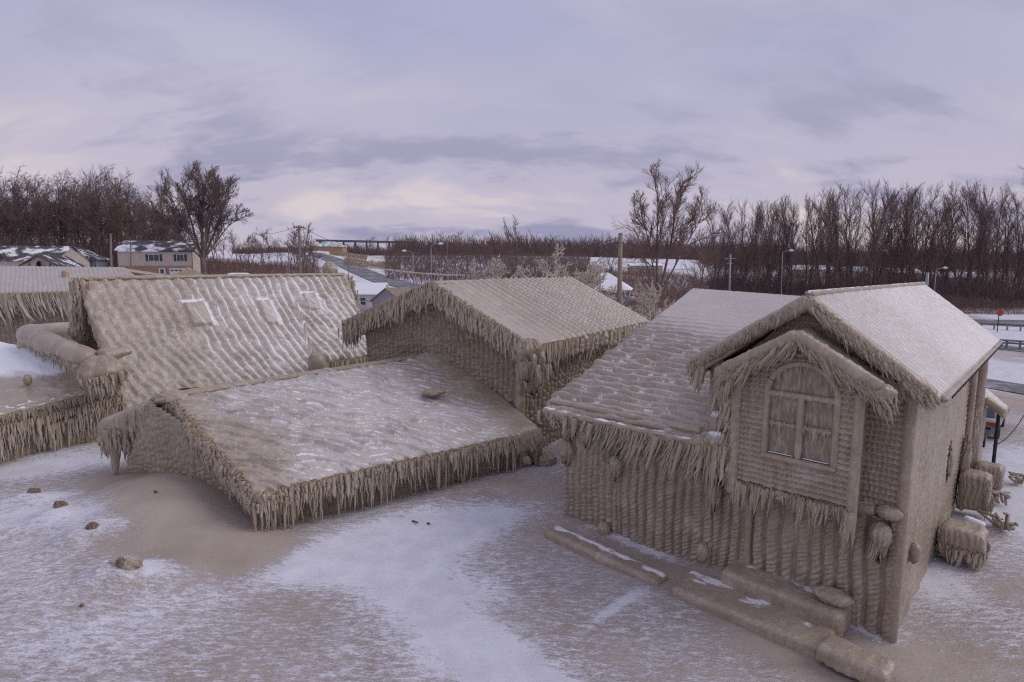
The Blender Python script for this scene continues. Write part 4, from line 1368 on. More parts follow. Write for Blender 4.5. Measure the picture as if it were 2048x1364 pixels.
# ------------------------------------------------------------------ steep-roofed house on the left, deep furrows down its slope
def steep_house():
    far_ = lambda q: EYE + (q - EYE) * 1.25
    ra, rb = far_(at_z(172, 557, 7.62)), far_(at_z(690, 549, 7.70))
    er = far_(at_z(735, 700, 3.75))
    n_ = np.cross(rb - ra, er - ra)
    dl = at_plane(262, 830, ra, n_)
    down = nrm(dl - ra)
    c_ = rb + nrm(er - rb) * np.linalg.norm(dl - ra)
    h = thing("ice_covered_house", "steep-roofed house with deep snowy furrows and three iced roof windows", "house", (dl + c_) / 2 * (1, 1, 0))
    k_short = np.linalg.norm(er - rb) / np.linalg.norm(dl - ra)
    LU = np.linalg.norm(rb - ra)
    # where the roof windows lie, measured on the slope
    uax, vax = nrm(rb - ra), nrm(np.cross(np.cross(rb - ra, dl - ra), rb - ra))
    if vax[2] > 0:
        vax = -vax

    def onslope(px, py):
        p = at_plane(px, py, ra, n_) - ra
        return np.dot(p, uax), np.dot(p, vax)

    boxes = []
    for (a, b) in (((352, 604), (425, 655)), ((500, 600), (556, 652)), ((592, 598), (648, 646))):
        (x0, y0), (x1, y1) = onslope(*a), onslope(*b)
        boxes.append((x0, x1 - 0.15 * (y1 - y0), y0, y1))

    def vlen(u):
        return 1 - (1 - k_short) * sstep(u, 0.705, 0.735)

    slab("roof_slope", h, ra, rb, c_, dl, 0.056, pat_furrows(0.52, 0.14, 0.10, boxes=boxes), "lrb", 0.26, 0.55, 0.6, 0.6, 21, vlen=vlen, ragf=1.5)
    back = np.array([vax[0], vax[1], 0]) * -1.0
    slab("roof_slope", h, rb, ra, ra + back * 4.3 - ZUP * 3.6, rb + back * 4.3 - ZUP * 3.6, 0.11, pat_furrows(0.56, 0.1, 0.1), "rb", 0.30, 0.7, 0.6, 0.7, 22, ragf=1.5)
    beam("ridge_cap", h, [ra - uax * 0.2, lerp(ra, rb, 0.5), rb], 0.17, 23, 0.3, 2.4, 0.7, rib=0.4, ribf=6)
    gout = -uax * (1, 1, 0)
    gout = nrm(gout)
    f0, f1 = dl + uax * 0.6, ra + back * 4.3 + uax * 0.6
    fl, bl = f0 * (1, 1, 0), f1 * (1, 1, 0)
    L = np.linalg.norm(bl - fl)
    pt = np.linalg.norm(((ra + uax * 0.6) * (1, 1, 0)) - fl) / L
    zf, zb_, zr = dl[2] - 0.2, ra[2] - 3.8, ra[2] - 0.3
    wall("wall", h, fl, bl, -0.3, lambda u: np.where(u < pt, zf + (zr - zf) * u / pt, zr + (zb_ - zr) * (u - pt) / (1 - pt)), 0.05, wp_knobs(0.34, 0.12, 0.36, 0.09, 24, 0.7), gout)
    oute = nrm(np.array([vax[0], vax[1], 0]))
    w0, w1 = lerp(dl, c_, 0.70), er - oute * 0.6
    wall("wall", h, lerp(dl, dl + (rb - ra), 0.0) - oute * 0.4, w0 - oute * 0.4, -0.3, dl[2], 0.15, wp_knobs(0.3, 0.1, 0.3, 0.06, 25), oute)
    wall("wall", h, ra + (w0 - dl) * (1, 1, 1) * 0.995 + (er - rb) - oute * 0.6, er - oute * 0.6, -0.3, er[2] + 0.25, 0.06, wp_knobs(0.30, 0.14, 0.5, 0.06, 26), oute)
    z = ZUP
    # shaggy mass along the back rake of the left gable end
    k0, k1, k2 = dl + gout * 0.25, ra + gout * 0.3, ra + back * 4.3 - z * 3.6 + gout * 0.3
    for q, dz in enumerate((0.0, 0.3, 0.6)):
        fringe(h, [k1 - z * dz, lerp(k1, k2, 0.6) - z * dz], 240, 0.45, 1.0, 0.11, (0, 0, 0), 131 + q, 0.14, 1.2, fat=1, single=12 if q == 2 else 0)
    # short eave on the right with its heavy fringe
    m0 = rb + (er - rb) + (ra - rb) * 0.27 + oute * 0.2
    fringe(h, [m0 + oute * 0.12 - z * 0.45, er + oute * 0.32 - z * 0.45], 190, 0.45, 0.95, 0.10, (0, 0, 0), 139, 0.10, 1.2, fat=1, single=16)
    fringe(h, [rb + uax * 0.3 - z * 0.1, er + uax * 0.3 - z * 0.1], 120, 0.2, 0.5, 0.09, (0, 0, 0), 140, 0.10, 1.2, fat=1)
    # roof vent at the right end of the ridge
    lump("ridge_vent", h, at_y(660, 537, rb[1] - 0.4) - ZUP * 0.1, 0.52, 0.46, 0.56, 141, 0.22, 1.6, 0.0, ax=uax)
    return h


house_b = steep_house()
p = at_y(634, 722, 33.0)
o = lump("ice_covered_post", None, p - ZUP * 0.2, 0.52, 0.46, 0.70, 142, 0.22, 1.8, 0.3)
tag(o, "squat ice-swollen knob standing behind the garage ridge under the furrowed roof's short eave", "ice knob")


# ------------------------------------------------------------------ tall house at the far left edge
def far_left_house():
    r0, r1 = at_y(-240, 531, 52), at_y(246, 536, 52)
    e0, e1 = at_y(-260, 590, 43), at_y(300, 578, 46.0)
    h = thing("ice_covered_house", "long ice-coated house whose roof runs out of the picture behind the railing", "house", (e0 + e1) / 2 * (1, 1, 0))
    slab("roof_slope", h, r0, r1, e1, e0, 0.085, pat_lines(0.36, 0.08, 0.12, 0.5, 0.5, 0.3, 0.30, 0.03), "rb", 0.25, 0.25, 0.6, 0.5, 31, ragf=1.2)
    slab("roof_slope", h, r1, r0, e0 + (0, 16, 0), e1 + (0, 14, 0), 0.3, pat_plain(0.05), "lb", 0.25, 0.25, 0.5, 0.5, 32)
    w0, w1 = e0 + (0, 0.9, 0), e1 + (-0.8, 0.9, 0)
    wall("wall", h, w0, w1, -0.3, lambda u: e0[2] + (e1[2] - e0[2]) * u, 0.07, wp_knobs(0.34, 0.16, 0.36, 0.10, 33, 0.4), nrm((0.08, -1, 0)))
    wall("wall", h, w1, w1 + (0, 12, 0), -0.3, lambda u: e1[2] + 1.8 * (1 - np.abs(u * 2 - 1)), 0.15, wp_knobs(0.34, 0.12, 0.36, 0.1, 34), np.array([1.0, 0, 0]))
    z = ZUP
    k0, k1 = e0 + np.array([0, -0.25, 0]), e1 + np.array([0, -0.25, 0])
    fringe(h, [k0 - z * 0.15, k1 - z * 0.15], 520, 1.1, 2.0, 0.11, (0.38, -0.1, 0), 151, 0.12, 1.0, fat=1, single=40, jb=0.05)
    fringe(h, [k0 - z * 0.30, k1 - z * 0.30], 300, 0.8, 1.6, 0.10, (0.38, 0.1, 0), 152, 0.14, 1.0, jb=0.05)
    v = at_y(131, 548, 49.0)
    beam("vent_pipe", h, [v - z * 1.0, v + z * 0.35], 0.28, 153, 0.10, 1.5)
    return h


house_a = far_left_house()


# ------------------------------------------------------------------ low flat-roofed building in the left foreground
def low_building():
    f0, f1 = at_z(-180, 872, 2.0), at_z(236, 772, 2.55)
    b0, b1 = at_z(-60, 668, 4.25), at_z(225, 735, 3.35)
    h = thing("ice_covered_porch", "low snow-topped porch roof hung with long icicles at the lower left edge", "porch", (f0 + f1) / 2 * (1, 1, 0))

    def top(x, y, e, LU, LV):
        hh = 0.10 * fbm(x * 0.5, y * 0.5, 3, 161) + 0.02 * fbm(x * 4, y * 6, 2, 162)
        sn = 0.95 * sstep(0.92 - y / LV + 0.12 * fbm(x * 0.6, y * 0.6, 2, 163) - 0.35 * sstep(x / LU, 0.62, 0.85), 0.18, 0.62)
        sn = np.maximum(sn, 0.7 * sstep(y / LV, 0.86, 0.93) * sstep(fbm(x * 2.5, y * 6, 2, 164), 0.0, 0.35))
        return hh, sn
    slab("roof", h, b0, b1, f1, f0, 0.045, top, "b", 0.14, 0.30, 0.5, 0.5, 41, ragf=2.0)
    outw = nrm(np.cross((f1 - f0) * (1, 1, 0), ZUP))
    if outw[1] > 0:
        outw = -outw
    wall("wall", h, f0 - outw * 0.35, f1 - outw * 0.35, -0.3, lambda u: f0[2] + (f1[2] - f0[2]) * u, 0.04, wp_knobs(0.20, 0.09, 0.20, 0.07, 42, 0.6), outw)
    wall("wall", h, f1 - outw * 0.35, b1, -0.3, lambda u: f1[2] + (b1[2] - f1[2]) * u, 0.08, wp_knobs(0.20, 0.09, 0.20, 0.07, 43, 0.6), nrm((1, -0.3, 0)))
    z = ZUP
    a, b = f0 + outw * 0.14, f1 + outw * 0.14
    fringe(h, [a - z * 0.10, b - z * 0.10], 420, 0.15, 0.45, 0.05, (0, 0, 0), 165, 0.07, 1.3)
    fringe(h, [a - z * 0.5, b - z * 0.5], 380, 0.30, 0.75, 0.06, (0, 0, 0), 166, 0.12, 1.2, fat=1)
    fringe(h, [a - z * 0.95 - outw * 0.05, b - z * 0.95 - outw * 0.05], 420, 0.35, 0.95, 0.055, (0, 0, 0), 167, 0.14, 1.1, single=60)
    return h, b0, b1, f0, f1


porch, pb0, pb1, pf0, pf1 = low_building()


def railing():
    h = thing("ice_covered_railing", "bulky ice-swollen railing with a tasselled end standing on the snowy porch roof", "railing", at_y(130, 700, 29))
    a, b = at_y(58, 668, 30.5), at_y(180, 722, 25.0)
    c_, d = at_y(150, 653, 34.0), at_y(264, 700, 26.4)
    beam("rail", h, [a, lerp(a, b, 0.5) - ZUP * 0.02, b], [0.62, 0.54, 0.54], 171, 0.16, 1.2, 0.95, rib=0.35, ribf=11, drip=0.25, res=0.05, k=36)
    beam("rail", h, [a + (0.1, 0, 0.12), c_], [0.42, 0.34], 172, 0.12, 1.6, 0.9)
    beam("rail", h, [b + (0.2, 0.2, 0.15), d], [0.44, 0.16], 173, 0.18, 1.6, 0.9, rib=0.3, ribf=11)
    p = at_y(205, 742, 24.4)
    lump("end_post", h, p - ZUP * 0.12, 0.92, 0.78, 0.80, 174, 0.22, 2.0, 0.35, ribs_=0.20)
    fringe(h, [p + (-0.15, -0.70, -0.25), p + (0.35, -0.70, -0.20), p + (0.92, -0.2, 0.0)], 90, 0.25, 0.75, 0.085, (0.12, -0.1, 0), 175, 0.14, 1.4, fat=1, single=20)
    fringe(h, [p + (0.1, -0.5, -0.60), p + (0.85, -0.2, -0.40)], 60, 0.2, 0.60, 0.06, (0.14, 0, 0), 176, 0.14, 1.4)
    fringe(h, [a + (0.1, -0.55, -0.2), b + (-0.2, -0.5, -0.2)], 130, 0.15, 0.6, 0.05, (0, 0, 0), 177, 0.05, 1.4)
    q = lerp(a, (a[0] - 0.1, a[1], 1.5), 0.5)
    beam("post", h, [a - ZUP * 0.1, a - ZUP * 1.6 + (-0.1, 0, 0)], 0.5, 178, 0.2, 1.5)
    return h


railing()
o = lump("ice_stub", None, at_z(55, 760, 3.05), 0.16, 0.16, 0.26, 181, 0.15, 2, 0.0)
tag(o, "small upright ice knob poking from the snowy porch roof", "ice knob")

# ------------------------------------------------------------------ clods and slabs in the snow
for i, (px, py, r, hgt, lab) in enumerate([
    (62, 996, 0.42, 0.34, "dark rough ice clod farthest up in the row of four, lower left snow"),
    (116, 1040, 0.42, 0.38, "jagged ice clod second from the house in the lower left row"),
    (178, 1096, 0.40, 0.30, "jagged ice clod third from the house in the lower left row"),
    (242, 1172, 0.52, 0.34, "largest and nearest ice mound of the row in the lower left snow"),
    (152, 1226, 0.12, 0.10, "tiny dark ice stub below the largest mound")]):
    c = at_z(px, py, 0.1)
    c[2] = ter(c[0], c[1])
    r, hgt = r * 0.72, hgt * 0.72
    t = thing("ice_clod", lab, "ice clod", c, "ice clods in the snow")
    lump("crest", t, c + (0.15, 0, hgt * -0.12), r * (1.1 if i == 3 else 0.50), r * 0.5, hgt * (0.75 if i == 3 else 0.62), 195 + i, 0.3 if i == 3 else 0.55, 2.4 if i == 3 else 3.4, 0, res=70, mat=M_ICE if i == 3 else M_CLOD, snow=0.4)
    if r > 0.3:
        for q in range(3):
            lump("crest", t, c + (0.38 * r + 0.16 * q * r, -0.12 + 0.1 * q, hgt * (0.15 - 0.08 * q)), r * (0.30 - 0.05 * q), r * 0.25, hgt * (0.55 - 0.12 * q), 200 + i * 3 + q, 0.6, 4.4, 0, res=40, mat=M_CLOD)
for i, (px, py, a, lab) in enumerate([(312, 1032, 0.22, "thin dark splinter lying on the brown drift"), (823, 1036, 0.25, "dark stick on the white drift before the garage"), (853, 1038, 0.14, "short dark stick beside the longer one on the white drift")]):
    c = at_z(px, py, 0.2)
    c[2] = ter(c[0], c[1]) + 0.02
    o = beam("stick", None, [c, c + (a, -a * 0.8, 0.02)], 0.025, i, 0.2, 5.0, mat=M_BARK)
    tag(o, lab, "stick")

# iced kerb and steps in front of the two-storey house
def step_block(label, a, b, width, z_top, depth, seed, snow=0.4, name="ice_covered_step"):
    """a flat slab of stone under ice: a-b is its front top edge, width runs back towards the house"""
    a, b = np.asarray(a, float).copy(), np.asarray(b, float).copy()
    a[2] = b[2] = z_top
    back = nrm(np.cross(ZUP, b - a)) * width
    if np.dot(back, VV) < 0:
        back = -back

    def pat(x, y, e, LU, LV):
        hh = 0.035 * fbm(x * 1.6, y * 1.6, 3, seed) + 0.016 * fbm(x * 6, y * 6, 3, seed + 1) + 0.02 * np.abs(np.sin(x * 16 + 2 * fbm(x * 2, y * 2, 2, seed))) * sstep(e, 0.05, 0.15)
        sn = snow * sstep(fbm(x * 1.5, y * 3.0, 3, seed + 2) + 0.9 * (1 - y / LV) - 0.35, 0.0, 0.7)
        return hh, np.maximum(sn, 0.30)
    o = slab(name, None, a + back, b + back, b, a, 0.03, pat, "lrtb", 0.13, depth, 0.08, 0.35, seed, ragf=2.2)
    return tag(o, label, "step", "iced steps and kerb before the house")


def on(px, py, z, dz=0.0):
    p_ = at_z(px, py, z)
    p_[2] += dz
    return p_


step_block("long low ice-coated kerb beside the ribbed wing wall", on(1100, 1062, 0.2), on(1308, 1158, 0.2), 0.34, 0.24, 0.25, 210, 0.9)
step_block("upper iced step close against the wall below the bay", on(1455, 1140, 0.62), on(1672, 1225, 0.62), 0.85, 0.64, 0.40, 211, 0.9)
step_block("lower broad iced step in front of the upper one", on(1355, 1175, 0.28), on(1640, 1288, 0.28), 0.95, 0.30, 0.30, 212, 0.75)
t = step_block("rounded iced block nearest the camera at the foot of the steps", on(1650, 1293, 0.40), on(1762, 1345, 0.40), 0.40, 0.46, 0.22, 213, 0.1)
fringe(t, [on(1668, 1300, 0.2), on(1765, 1350, 0.2)], 50, 0.10, 0.30, 0.06, (0, 0, 0), 219, 0.04, fat=1)
o = lump("ice_covered_pot", None, on(1665, 1192, 0.80), 0.40, 0.24, 0.17, 214, 0.22, 2.2, 0.2, ax=UL)
tag(o, "smooth loaf-shaped ice lump on the end of the upper step", "ice lump")

# iced boxes along the right-hand wall
def iced_box(label, c, sx, sy, sz, seed, name, cat, drip=0.2, sq=0.35):
    """a box draped in ice: half sizes along the wall, out from it and in height"""
    c = np.asarray(c, float)
    top = c + ZUP * sz

    def pat(x, y, e, LU, LV):
        col_, cc_, ff_ = rib_profile(np.where((x < 0) | (x > LU), y, x) / 0.14 + 0.9 * fbm(x * 1.5, y * 1.5, 2, seed), 2.0)
        return 0.05 * fbm(x * 2.2, y * 2.2, 3, seed) + 0.05 * col_ * sstep(e, 0.05, 0.25) + 0.02 * fbm(x * 8, y * 8, 2, seed + 1), 0.28 + 0 * x
    o_ = slab(name, None, top - VV * sx - UL * -sy, top + VV * sx + UL * sy, top + VV * sx - UL * sy, top - VV * sx - UL * sy, 0.03, pat, "lrtb", 0.14, sz * 1.5, 0.10, drip, seed, ragf=2.5)
    return tag(o_, label, cat)


t = iced_box("squat ice-coated cabinet nearest the camera at the foot of the side wall", LR(-0.60, 5.5, 0.54), 0.34, 0.32, 0.44, 221, "ice_covered_cabinet", "cabinet", 0.5, 0.28)
fringe(t, [LR(-1.06, 5.1, 0.45), LR(-1.06, 5.9, 0.45)], 60, 0.15, 0.4, 0.05, (0, 0, 0), 222, 0.05, fat=1)
fringe(t, [LR(-0.2, 5.0, 0.45), LR(-1.06, 5.0, 0.42)], 60, 0.15, 0.45, 0.05, (0, 0, 0), 223, 0.05, fat=1)
t = iced_box("tall ice-coated barrel standing behind the squat cabinet", LR(-0.48, 9.3, 0.80), 0.24, 0.22, 0.68, 224, "ice_covered_barrel", "barrel", 0.3, 0.4)
fringe(t, [LR(-0.84, 9.0, 0.45), LR(-0.84, 9.7, 0.45)], 50, 0.15, 0.4, 0.05, (0, 0, 0), 225, 0.06)
t = iced_box("low ice-coated crate behind the tall barrel", LR(-0.62, 12.8, 0.50), 0.24, 0.22, 0.42, 226, "ice_covered_crate", "crate", 0.2, 0.35)
for i, (s, v, w, lab) in enumerate([(-0.95, 11.0, 0.5, "frozen tangle of stems between the barrel and the crate"), (-1.5, 13.9, 0.5, "frozen stems beyond the crate by the wall"), (-1.25, 8.6, 0.4, "frozen stems at the foot of the tall barrel")]):
    t = thing("frozen_shrub", lab, "shrub", LR(s, v, 0))
    rng = np.random.RandomState(230 + i)
    for j in range(9):
        b_ = LR(s, v, 0.05) + rng.randn(3) * (0.12, 0.12, 0)
        beam("stem", t, [b_, b_ + rng.randn(3) * (0.2, 0.2, 0) + (0, 0, 0.35), b_ + rng.randn(3) * (w * 0.4, w * 0.4, 0.05) + (0, 0, 0.32)], 0.04, j, 0.4, 6.0, k=10)
o = lump("ice_lump", None, on(2008, 1052, 0.06), 0.26, 0.14, 0.12, 240, 0.2, 2, 0, ax=(0.7, -0.7, 0))
tag(o, "lone dark ice lump on the snow at the right edge", "ice lump")
o = beam("snow_board", None, [LR(-0.5, 7.0, 0.45), LR(-0.9, 6.6, 0.75), LR(-0.5, 6.4, 0.9)], 0.09, 241, 0.2, 4.0, mat=M_SNOW)
tag(o, "bent snow-covered hose lying behind the squat cabinet", "hose")


# ------------------------------------------------------------------ bare trees
def grow(seed, H, spec, lean=(0, 0), r0=0.25, trunk_bend=0.04, trop=0.25, stems=None, bole=0.0, bole_dir=(0, 0)):
    """skeleton of a bare tree: list of (p0, p1, ra, rb, level)"""
    rng = np.random.RandomState(seed)
    segs = []

    def branch(p, d, L, r, lev):
        s = spec[lev]
        n = s["n"]
        pts, rad = [p], [r]
        dd = d.copy()
        for i in range(n):
            dd = nrm(dd + rng.randn(3) * s["wob"] + np.array([0, 0, trop * s.get("up", 1.0)]) / n)
            p = p + dd * L / n
            pts.append(p)
            rad.append(r * (1 - (i + 1) / n * s["taper"]))
        for i in range(n):
            segs.append((pts[i], pts[i + 1], rad[i], rad[i + 1], lev))
        if lev + 1 < len(spec):
            c = spec[lev + 1]
            m = int(round(c["num"] * (0.8 + 0.4 * rng.rand())))
            for j in range(m):
                f_ = c["start"] + (c.get("end", 1.0) - c["start"]) * (j + rng.rand()) / m
                x = f_ * n
                i = min(int(x), n - 1)
                q = pts[i] + (pts[i + 1] - pts[i]) * (x - i)
                ax = nrm(pts[i + 1] - pts[i])
                a = nrm(np.cross(ax, rng.randn(3)))
                th = math.radians(c["ang"] * (0.7 + 0.6 * rng.rand()))
                nd = ax * math.cos(th) + a * math.sin(th)
                ll = L * c["len"] * (1 - c.get("short", 0.55) * f_) * (0.7 + 0.6 * rng.rand())
                branch(q, nd, ll, max(rad[i] * c["rr"], c["rmin"]), lev + 1)

    if stems is None:
        branch(np.zeros(3), nrm((lean[0], lean[1], 1.0)), H, r0, 0)
    else:
        topb = np.array([bole_dir[0], bole_dir[1], 1.0]) * bole
        if bole:
            rb_ = r0 * 1.9
            for i in range(5):
                segs.append((topb * (i / 5), topb * ((i + 1) / 5), rb_ * (1.25 - 0.06 * i), rb_ * (1.25 - 0.06 * (i + 1)), 0))
        for (dx, dy, f_, rr) in stems:
            branch(topb + np.array([dx * 0.15, dy * 0.15, -0.2 if bole else 0.0]), nrm((dx, dy, 1.0)), H * f_, r0 * rr, 0)
    return segs


def seg_mesh(name, segs, ksides):
    """tapered prisms for a list of segments"""
    V, Fc, n0 = [], [], 0
    for k in set(ksides[s[4]] for s in segs):
        S = [s for s in segs if ksides[s[4]] == k]
        a = np.array([s[0] for s in S])
        b = np.array([s[1] for s in S])
        ra = np.array([s[2] for s in S])
        rb = np.array([s[3] for s in S])
        t = b - a
        t /= np.maximum(np.linalg.norm(t, axis=1, keepdims=True), 1e-9)
        ref = np.where(np.abs(t[:, 2:3]) > 0.9, np.array([[1.0, 0, 0]]), np.array([[0, 0, 1.0]]))
        x = np.cross(t, ref)
        x /= np.linalg.norm(x, axis=1, keepdims=True)
        y = np.cross(t, x)
        an = np.arange(k) * 2 * math.pi / k
        off = x[:, None] * np.cos(an)[None, :, None] + y[:, None] * np.sin(an)[None, :, None]
        P0 = a[:, None] + off * ra[:, None, None]
        P1 = b[:, None] + off * rb[:, None, None]
        vv = np.stack([P0, P1], 1).reshape(-1, 3)
        idx = np.arange(len(S) * 2 * k).reshape(len(S), 2, k) + n0
        nx = np.roll(idx, -1, 2)
        Fc.append(np.stack([idx[:, 0], nx[:, 0], nx[:, 1], idx[:, 1]], -1).reshape(-1, 4))
        V.append(vv)
        n0 += len(vv)
    me_o = mesh_obj(name, np.concatenate(V), np.concatenate(Fc), None, None, True)
    me = me_o.data
    bpy.data.objects.remove(me_o)
    return me


def tree_data(seed, H, spec, tm, cm, split=1, k=(7, 5, 3, 3, 3), **kw):
    segs = grow(seed, H, spec, **kw)
    tr = seg_mesh("trunk", [s for s in segs if s[4] < split], k)
    cr = seg_mesh("crown", [s for s in segs if s[4] >= split], k)
    tr.materials.append(tm)
    cr.materials.append(cm)
    return tr, cr


def put_tree(data, loc, label, group=None, sc=1.0, rz=0.0, name="bare_tree", sxy=1.0, cat="tree"):
    t = thing(name, label, cat, loc, group)
    t.rotation_euler = (0, 0, rz)
    t.scale = (sc * sxy, sc * sxy, sc)
    for nm, me in zip(("trunk", "crown"), data):
        o_ = bpy.data.objects.new(nm, me)
        COL.objects.link(o_)
        o_.parent = t
    return t


SP_TALL = [dict(n=9, wob=0.04, taper=0.92, up=0.3), dict(num=30, start=0.22, end=0.98, ang=27, len=0.30, rr=0.42, rmin=0.045, n=4, wob=0.08, taper=0.75, short=0.50), dict(num=8, start=0.12, ang=26, len=0.48, rr=0.5, rmin=0.026, n=3, wob=0.10, taper=0.7, short=0.4), dict(num=6, start=0.1, ang=28, len=0.55, rr=0.6, rmin=0.016, n=2, wob=0.12, taper=0.6)]
SP_WIDE = [dict(n=7, wob=0.07, taper=0.75, up=0.6), dict(num=11, start=0.25, end=0.98, ang=40, len=0.50, rr=0.55, rmin=0.07, n=5, wob=0.13, taper=0.7, short=0.45), dict(num=8, start=0.12, ang=40, len=0.46, rr=0.5, rmin=0.035, n=4, wob=0.18, taper=0.7, short=0.35), dict(num=7, start=0.1, ang=42, len=0.45, rr=0.55, rmin=0.02, n=3, wob=0.2, taper=0.6), dict(num=3, start=0.2, ang=40, len=0.5, rr=0.6, rmin=0.014, n=2, wob=0.2, taper=0.5)]
SP_SMALL = [dict(n=6, wob=0.1, taper=0.85, up=0.4), dict(num=14, start=0.12, end=0.97, ang=42, len=0.50, rr=0.55, rmin=0.05, n=4, wob=0.15, taper=0.7, short=0.5), dict(num=7, start=0.1, ang=40, len=0.5, rr=0.5, rmin=0.03, n=3, wob=0.2, taper=0.7), dict(num=5, start=0.1, ang=42, len=0.5, rr=0.6, rmin=0.02, n=2, wob=0.2, taper=0.6)]

random.seed(4)
tall = [tree_data(300 + i, 22.0, SP_TALL, M_BARK, M_TWIG if i % 3 else M_TWIG_RED, r0=0.24, lean=(0.03 * (i - 2), 0.02)) for i in range(6)]
wide = [tree_data(320 + i, 12.0, SP_WIDE, M_BARK, M_TWIG, r0=0.20, split=1, stems=[(0.0, 0.0, 1.25, 1.2), (0.25, 0.1, 1.1, 0.9), (-0.28, 0.05, 1.05, 0.9)] if i % 2 else [(0, 0, 1.35, 1.3), (0.3, -0.1, 1.0, 0.8)], k=(6, 4, 3, 3, 3)) for i in range(4)]
small = [tree_data(340 + i, 9.0, SP_SMALL, M_BARK, M_TWIG if i != 1 else M_TWIG_RED, r0=0.12) for i in range(4)]

# row of tall trees behind the two-storey house
rng = np.random.RandomState(5)
rows = []
for px in np.arange(1425, 2120, 21.0):
    rows.append((px + rng.randn() * 6, 112 + rng.rand() * 4, 0))
for px in np.arange(1436, 2120, 24.0):
    rows.append((px + rng.randn() * 7, 122 + rng.rand() * 8, 1))
for px in np.arange(1440, 2130, 38.0):
    rows.append((px + rng.randn() * 9, 136 + rng.rand() * 14, 2))
for i, (px, d, layer) in enumerate(rows):
    loc = on_ground(px, 600, d)
    topy = 432 - 30 * sstep(px, 1440, 1640) + 10 * math.sin(px * 0.021) + 14 * rng.randn() + (10 if px < 1500 else 0)
    Ht = CAM_H + (538 - topy) / F * d - loc[2]
    sc = max(0.45, Ht / 23.0)
    put_tree(tall[i % 6], loc, "tall slender bare tree standing in the dense row behind the two-storey house", "row of tall bare trees", sc, rng.rand() * 6.28, "bare_tree", 0.95)

# wood at the left
for i in range(54):
    px = -70 + 420 * (i + rng.rand()) / 54
    d = 112 + 45 * rng.rand()
    loc = on_ground(px, 520, d)
    topy = 386 + 20 * sstep(px, 200, 345) + 13 * rng.randn()
    if 165 < px < 230:
        topy -= 10
    Ht = CAM_H + (538 - topy) / F * d - loc[2]
    data = wide[i % 4] if i % 3 else tall[i % 6]
    put_tree(data, loc, "bare tree growing in the wood behind the left-hand houses", "wood at the left", max(0.35, Ht / (16.5 if i % 3 else 23.0)), rng.rand() * 6.28, "bare_tree")
for i in range(26):
    px = 345 + 290 * (i + rng.rand()) / 26
    d = 125 + 60 * rng.rand()
    loc = on_ground(px, 520, d)
    topy = 452 + 12 * rng.randn() + 10 * sstep(px, 520, 640)
    Ht = CAM_H + (538 - topy) / F * d - loc[2]
    put_tree(small[i % 4], loc, "small bare tree on the slope beside the highway", "small trees by the highway", max(0.25, Ht / 11.5), rng.rand() * 6.28, "bare_tree")
for i in range(34):
    px = 720 + 720 * (i + rng.rand()) / 34
    d = 240 + 90 * rng.rand()
    loc = on_ground(px, 500, d)
    topy = 468 + 8 * rng.randn()
    Ht = CAM_H + (538 - topy) / F * d - loc[2]
    put_tree(small[i % 4], loc, "distant bare tree rising out of the far woods", "trees on the far woods edge", max(0.3, Ht / 11.5), rng.rand() * 6.28, "bare_tree")
for px, topy, d, lab in [(612, 440, 100, "thin bare sapling beside the utility pole at the highway"), (1222, 455, 120, "sparse bare tree just left of the iced utility pole"), (1300, 470, 110, "bare sapling between the iced pole and the big forked tree"), (1398, 440, 105, "bare tree between the big forked tree and the tall row")]:
    loc = on_ground(px, 540, d)
    Ht = CAM_H + (538 - topy) / F * d - loc[2]
    put_tree(small[int(px) % 4], loc, lab, None, Ht / 11.0, px * 0.1, "bare_tree", 0.8)

# the big spreading tree behind the tan house
loc = on_ground(408, 545, 92)
Ht = CAM_H + (538 - 318) / F * 92 - loc[2]
SP_BIG = [dict(n=9, wob=0.05, taper=0.8, up=0.7), dict(num=9, start=0.25, end=0.99, ang=36, len=0.44, rr=0.5, rmin=0.07, n=5, wob=0.09, taper=0.7, short=0.40), dict(num=8, start=0.10, ang=34, len=0.48, rr=0.45, rmin=0.036, n=4, wob=0.11, taper=0.6, short=0.30), dict(num=8, start=0.1, ang=34, len=0.66, rr=0.55, rmin=0.018, n=3, wob=0.11, taper=0.5), dict(num=4, start=0.2, ang=28, len=0.75, rr=0.7, rmin=0.012, n=2, wob=0.12, taper=0.5)]
data = tree_data(401, 9.0, SP_BIG, M_BARK_PALE, M_TWIG, split=2, r0=0.20, trop=0.30, bole=4.2, stems=[(0.04, 0.0, 1.22, 1.25), (0.22, 0.10, 1.20, 1.0), (-0.24, 0.05, 1.20, 1.0), (0.10, -0.30, 1.15, 0.9), (-0.12, 0.30, 1.15, 0.95), (0.46, 0.05, 1.10, 0.85), (-0.48, -0.1, 1.10, 0.85), (0.80, -0.1, 0.92, 0.7), (-0.82, 0.1, 0.92, 0.7)])
zmax = max(v.co.z for v in data[1].vertices)
put_tree(data, loc, "large round-crowned bare tree with several stems behind the tan house", None, Ht / zmax, 0.4, "bare_tree", 1.0)

# the big forked tree leaning over the gap between the houses
loc = on_ground(1302, 600, 70)
Ht = CAM_H + (538 - 324) / F * 70 - loc[2]
data = tree_data(411, 17.5, SP_BIG, M_BARK_PALE, M_TWIG_RED, split=2, r0=0.17, trop=0.30, bole=5.0, bole_dir=(0.16, 0), stems=[(0.30, 0.0, 0.78, 1.2), (0.0, 0.15, 0.80, 1.0), (0.62, -0.05, 0.70, 0.8), (-0.22, 0.0, 0.62, 0.7)])
zmax = max(v.co.z for v in data[1].vertices)
put_tree(data, loc, "big forked bare tree leaning right between the gabled house and the two-storey house", None, Ht / zmax, 0.0, "bare_tree", 1.0)

